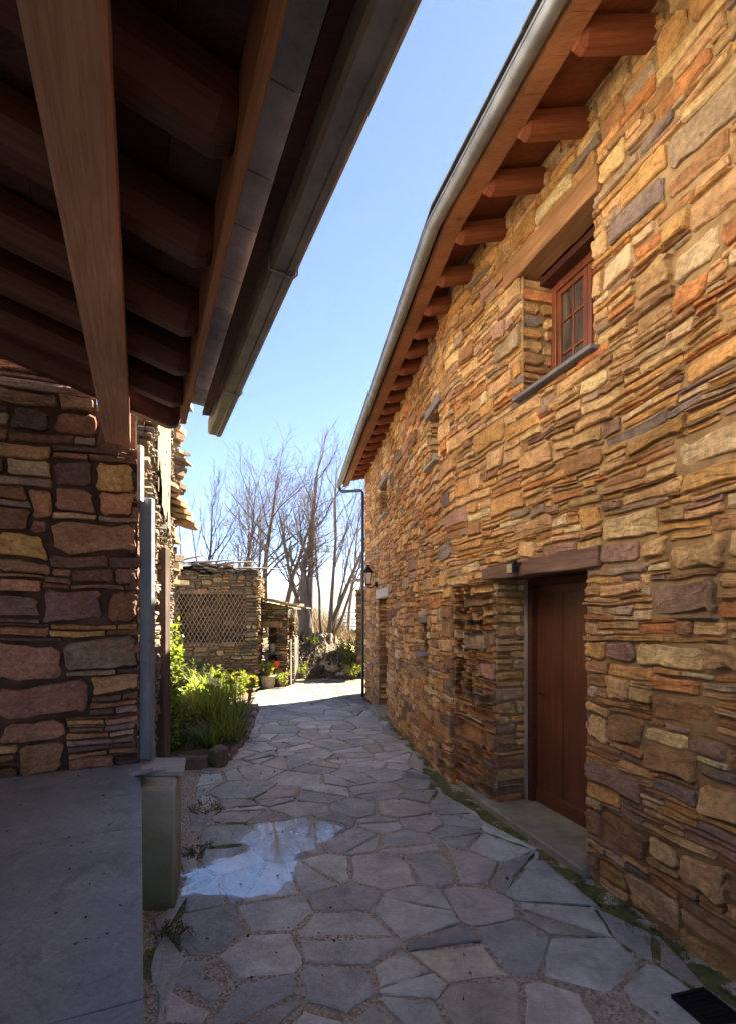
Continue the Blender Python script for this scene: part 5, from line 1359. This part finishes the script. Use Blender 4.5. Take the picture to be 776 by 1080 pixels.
for i in range(420):
    px_=rng.uniform(306,388); Y=rng.uniform(16.3,18.6); x=at(px_,Y)[0]; b=Vector((x,Y,gz(x,Y)))
    for k_ in range(4):
        d=Vector((rng.gauss(0,.8),rng.gauss(-.2,.6),rng.uniform(.2,.9))).normalized(); L=rng.uniform(.08,.32); m1=b+d*L*.5; e=m1+Vector((d.x,d.y,d.z-.5)).normalized()*L*.5
        ug.tube([b,m1,e],[.008,.007,.003],3,jit((.15,.11,.07),rng),cap=False)
    for k_ in range(6): leafquad(ug,rng,b+Vector((rng.gauss(0,.12),rng.gauss(0,.1),rng.uniform(0,.1))),.05,.02,(rng.gauss(0,1),rng.gauss(0,1),.3),jit(wpick(rng,[(2,(.17,.11,.05)),(1,(.12,.13,.04))]),rng))
o=ug.build('undergrowth',M['leaf'],None,(-1,17.4,0)); tag(o,'dry stems and brown leaves littering the root bank','undergrowth',None,'stuff')
lt=MB(); rng=random.Random(96)
for i in range(170):
    Y=rng.uniform(1.8,9); x=rng.uniform(leftlim(Y)+.05,rightlim(Y)+.1); x=leftlim(Y)+.1+abs(rng.gauss(0,.25)) if rng.random()<.35 else x
    if x>rightlim(Y)+.12: continue
    leafquad(lt,rng,(x,Y,gz(x,Y)+.022),rng.uniform(.012,.032),rng.uniform(.005,.011),(rng.gauss(0,1),rng.gauss(0,1),rng.uniform(-.1,.35)),jit(wpick(rng,[(2,(.16,.09,.04)),(1,(.22,.15,.06)),(1,(.09,.06,.04))]),rng))
for i in range(60):
    a_=-rng.uniform(.05,2.6); b_=-abs(rng.gauss(0,.45))-.03; q=PL(a_,b_,.7375)
    if b_<-1.2: continue
    leafquad(lt,rng,q,rng.uniform(.006,.02),rng.uniform(.003,.007),(rng.gauss(0,1),rng.gauss(0,1),rng.uniform(0,.3)),jit(wpick(rng,[(2,(.16,.09,.04)),(1,(.22,.15,.06)),(1,(.09,.06,.04))]),rng))
o=lt.build('leaf_litter',M['rock'],None,(0,4,0)); tag(o,'tiny dead leaves and grit scattered over the paving and slate floor','leaf litter',None,'stuff')

# weeds near the platform
WG=[(2,(.11,.16,.03)),(1,(.17,.2,.05))]
bush('small green weed between the slate floor edge and the paving',-1.02,2.82,.055,.09,420,.014,41,group='weeds by the plinth',pal=WG,z=.0,name='weed',cat='weed')
bush('mossy tuft at the back corner of the green plinth',-1.2,3.75,.045,.16,620,.014,42,group='weeds by the plinth',pal=[(1,(.17,.18,.05)),(1,(.12,.15,.035))],z=.0,name='weed',cat='weed')
bush('mossy tuft beyond the plinth towards the bed edging',-1.42,4.6,.05,.2,700,.015,43,group='weeds by the plinth',pal=[(1,(.17,.18,.05)),(1,(.12,.15,.035))],z=.0,name='weed',cat='weed')


# ------------------------------------------------------------------ air
hz=MB(); hz.box((-2600,-2600,-40),(2600,2600,140)); hm_=bpy.data.materials.new('air'); hm_.use_nodes=True; ht=hm_.node_tree; ht.nodes.remove(ht.nodes['Principled BSDF'])
pv=ht.nodes.new('ShaderNodeVolumePrincipled'); pv.inputs['Color'].default_value=(.86,.92,1,1); pv.inputs['Density'].default_value=1.3e-4; pv.inputs['Anisotropy'].default_value=.3
ht.links.new(pv.outputs[0],ht.nodes['Material Output'].inputs['Volume'])
o=hz.build('haze',hm_,None,(0,0,-40)); tag(o,'pale haze over the far hills','haze',None,'stuff')
# ------------------------------------------------------------------ camera, light
cam=bpy.data.cameras.new('camera'); co=bpy.data.objects.new('camera',cam); COL.objects.link(co)
cam.sensor_fit='VERTICAL'; cam.sensor_height=36; cam.lens=36*F/1080; cam.shift_y=(HY-540)/1080; cam.clip_end=20000; cam.clip_start=.02
co.location=(0,0,CAMH); co.rotation_euler=(R(90),0,0); sc.camera=co
EL,AZ=50.5,43.0
w=bpy.data.worlds.new('World'); sc.world=w; w.use_nodes=True; nt_=w.node_tree
sky=nt_.nodes.new('ShaderNodeTexSky'); sky.sky_type='NISHITA'; sky.sun_disc=False; sky.sun_elevation=R(EL); sky.sun_rotation=R(AZ); sky.air_density=0.5; sky.dust_density=0.08; sky.ozone_density=5.5; sky.altitude=900
bg=nt_.nodes['Background']; nt_.links.new(sky.outputs[0],bg.inputs[0]); bg.inputs[1].default_value=.05
sl_d=bpy.data.lights.new('sun','SUN'); sl_d.energy=5.0; sl_d.angle=R(.5); sl_d.color=(1,.91,.77); so_=bpy.data.objects.new('sun',sl_d); COL.objects.link(so_)
sd=Vector((math.sin(R(AZ))*math.cos(R(EL)),math.cos(R(AZ))*math.cos(R(EL)),math.sin(R(EL))))
so_.rotation_euler=sd.to_track_quat('Z','Y').to_euler(); so_.location=(8,12,20)
vs_=sc.view_settings; vs_.view_transform='Standard'; vs_.look='None'; vs_.exposure=3.15; vs_.gamma=1.0; vs_.use_curve_mapping=False
sc.cycles.max_bounces=10; sc.cycles.diffuse_bounces=6; sc.cycles.glossy_bounces=4
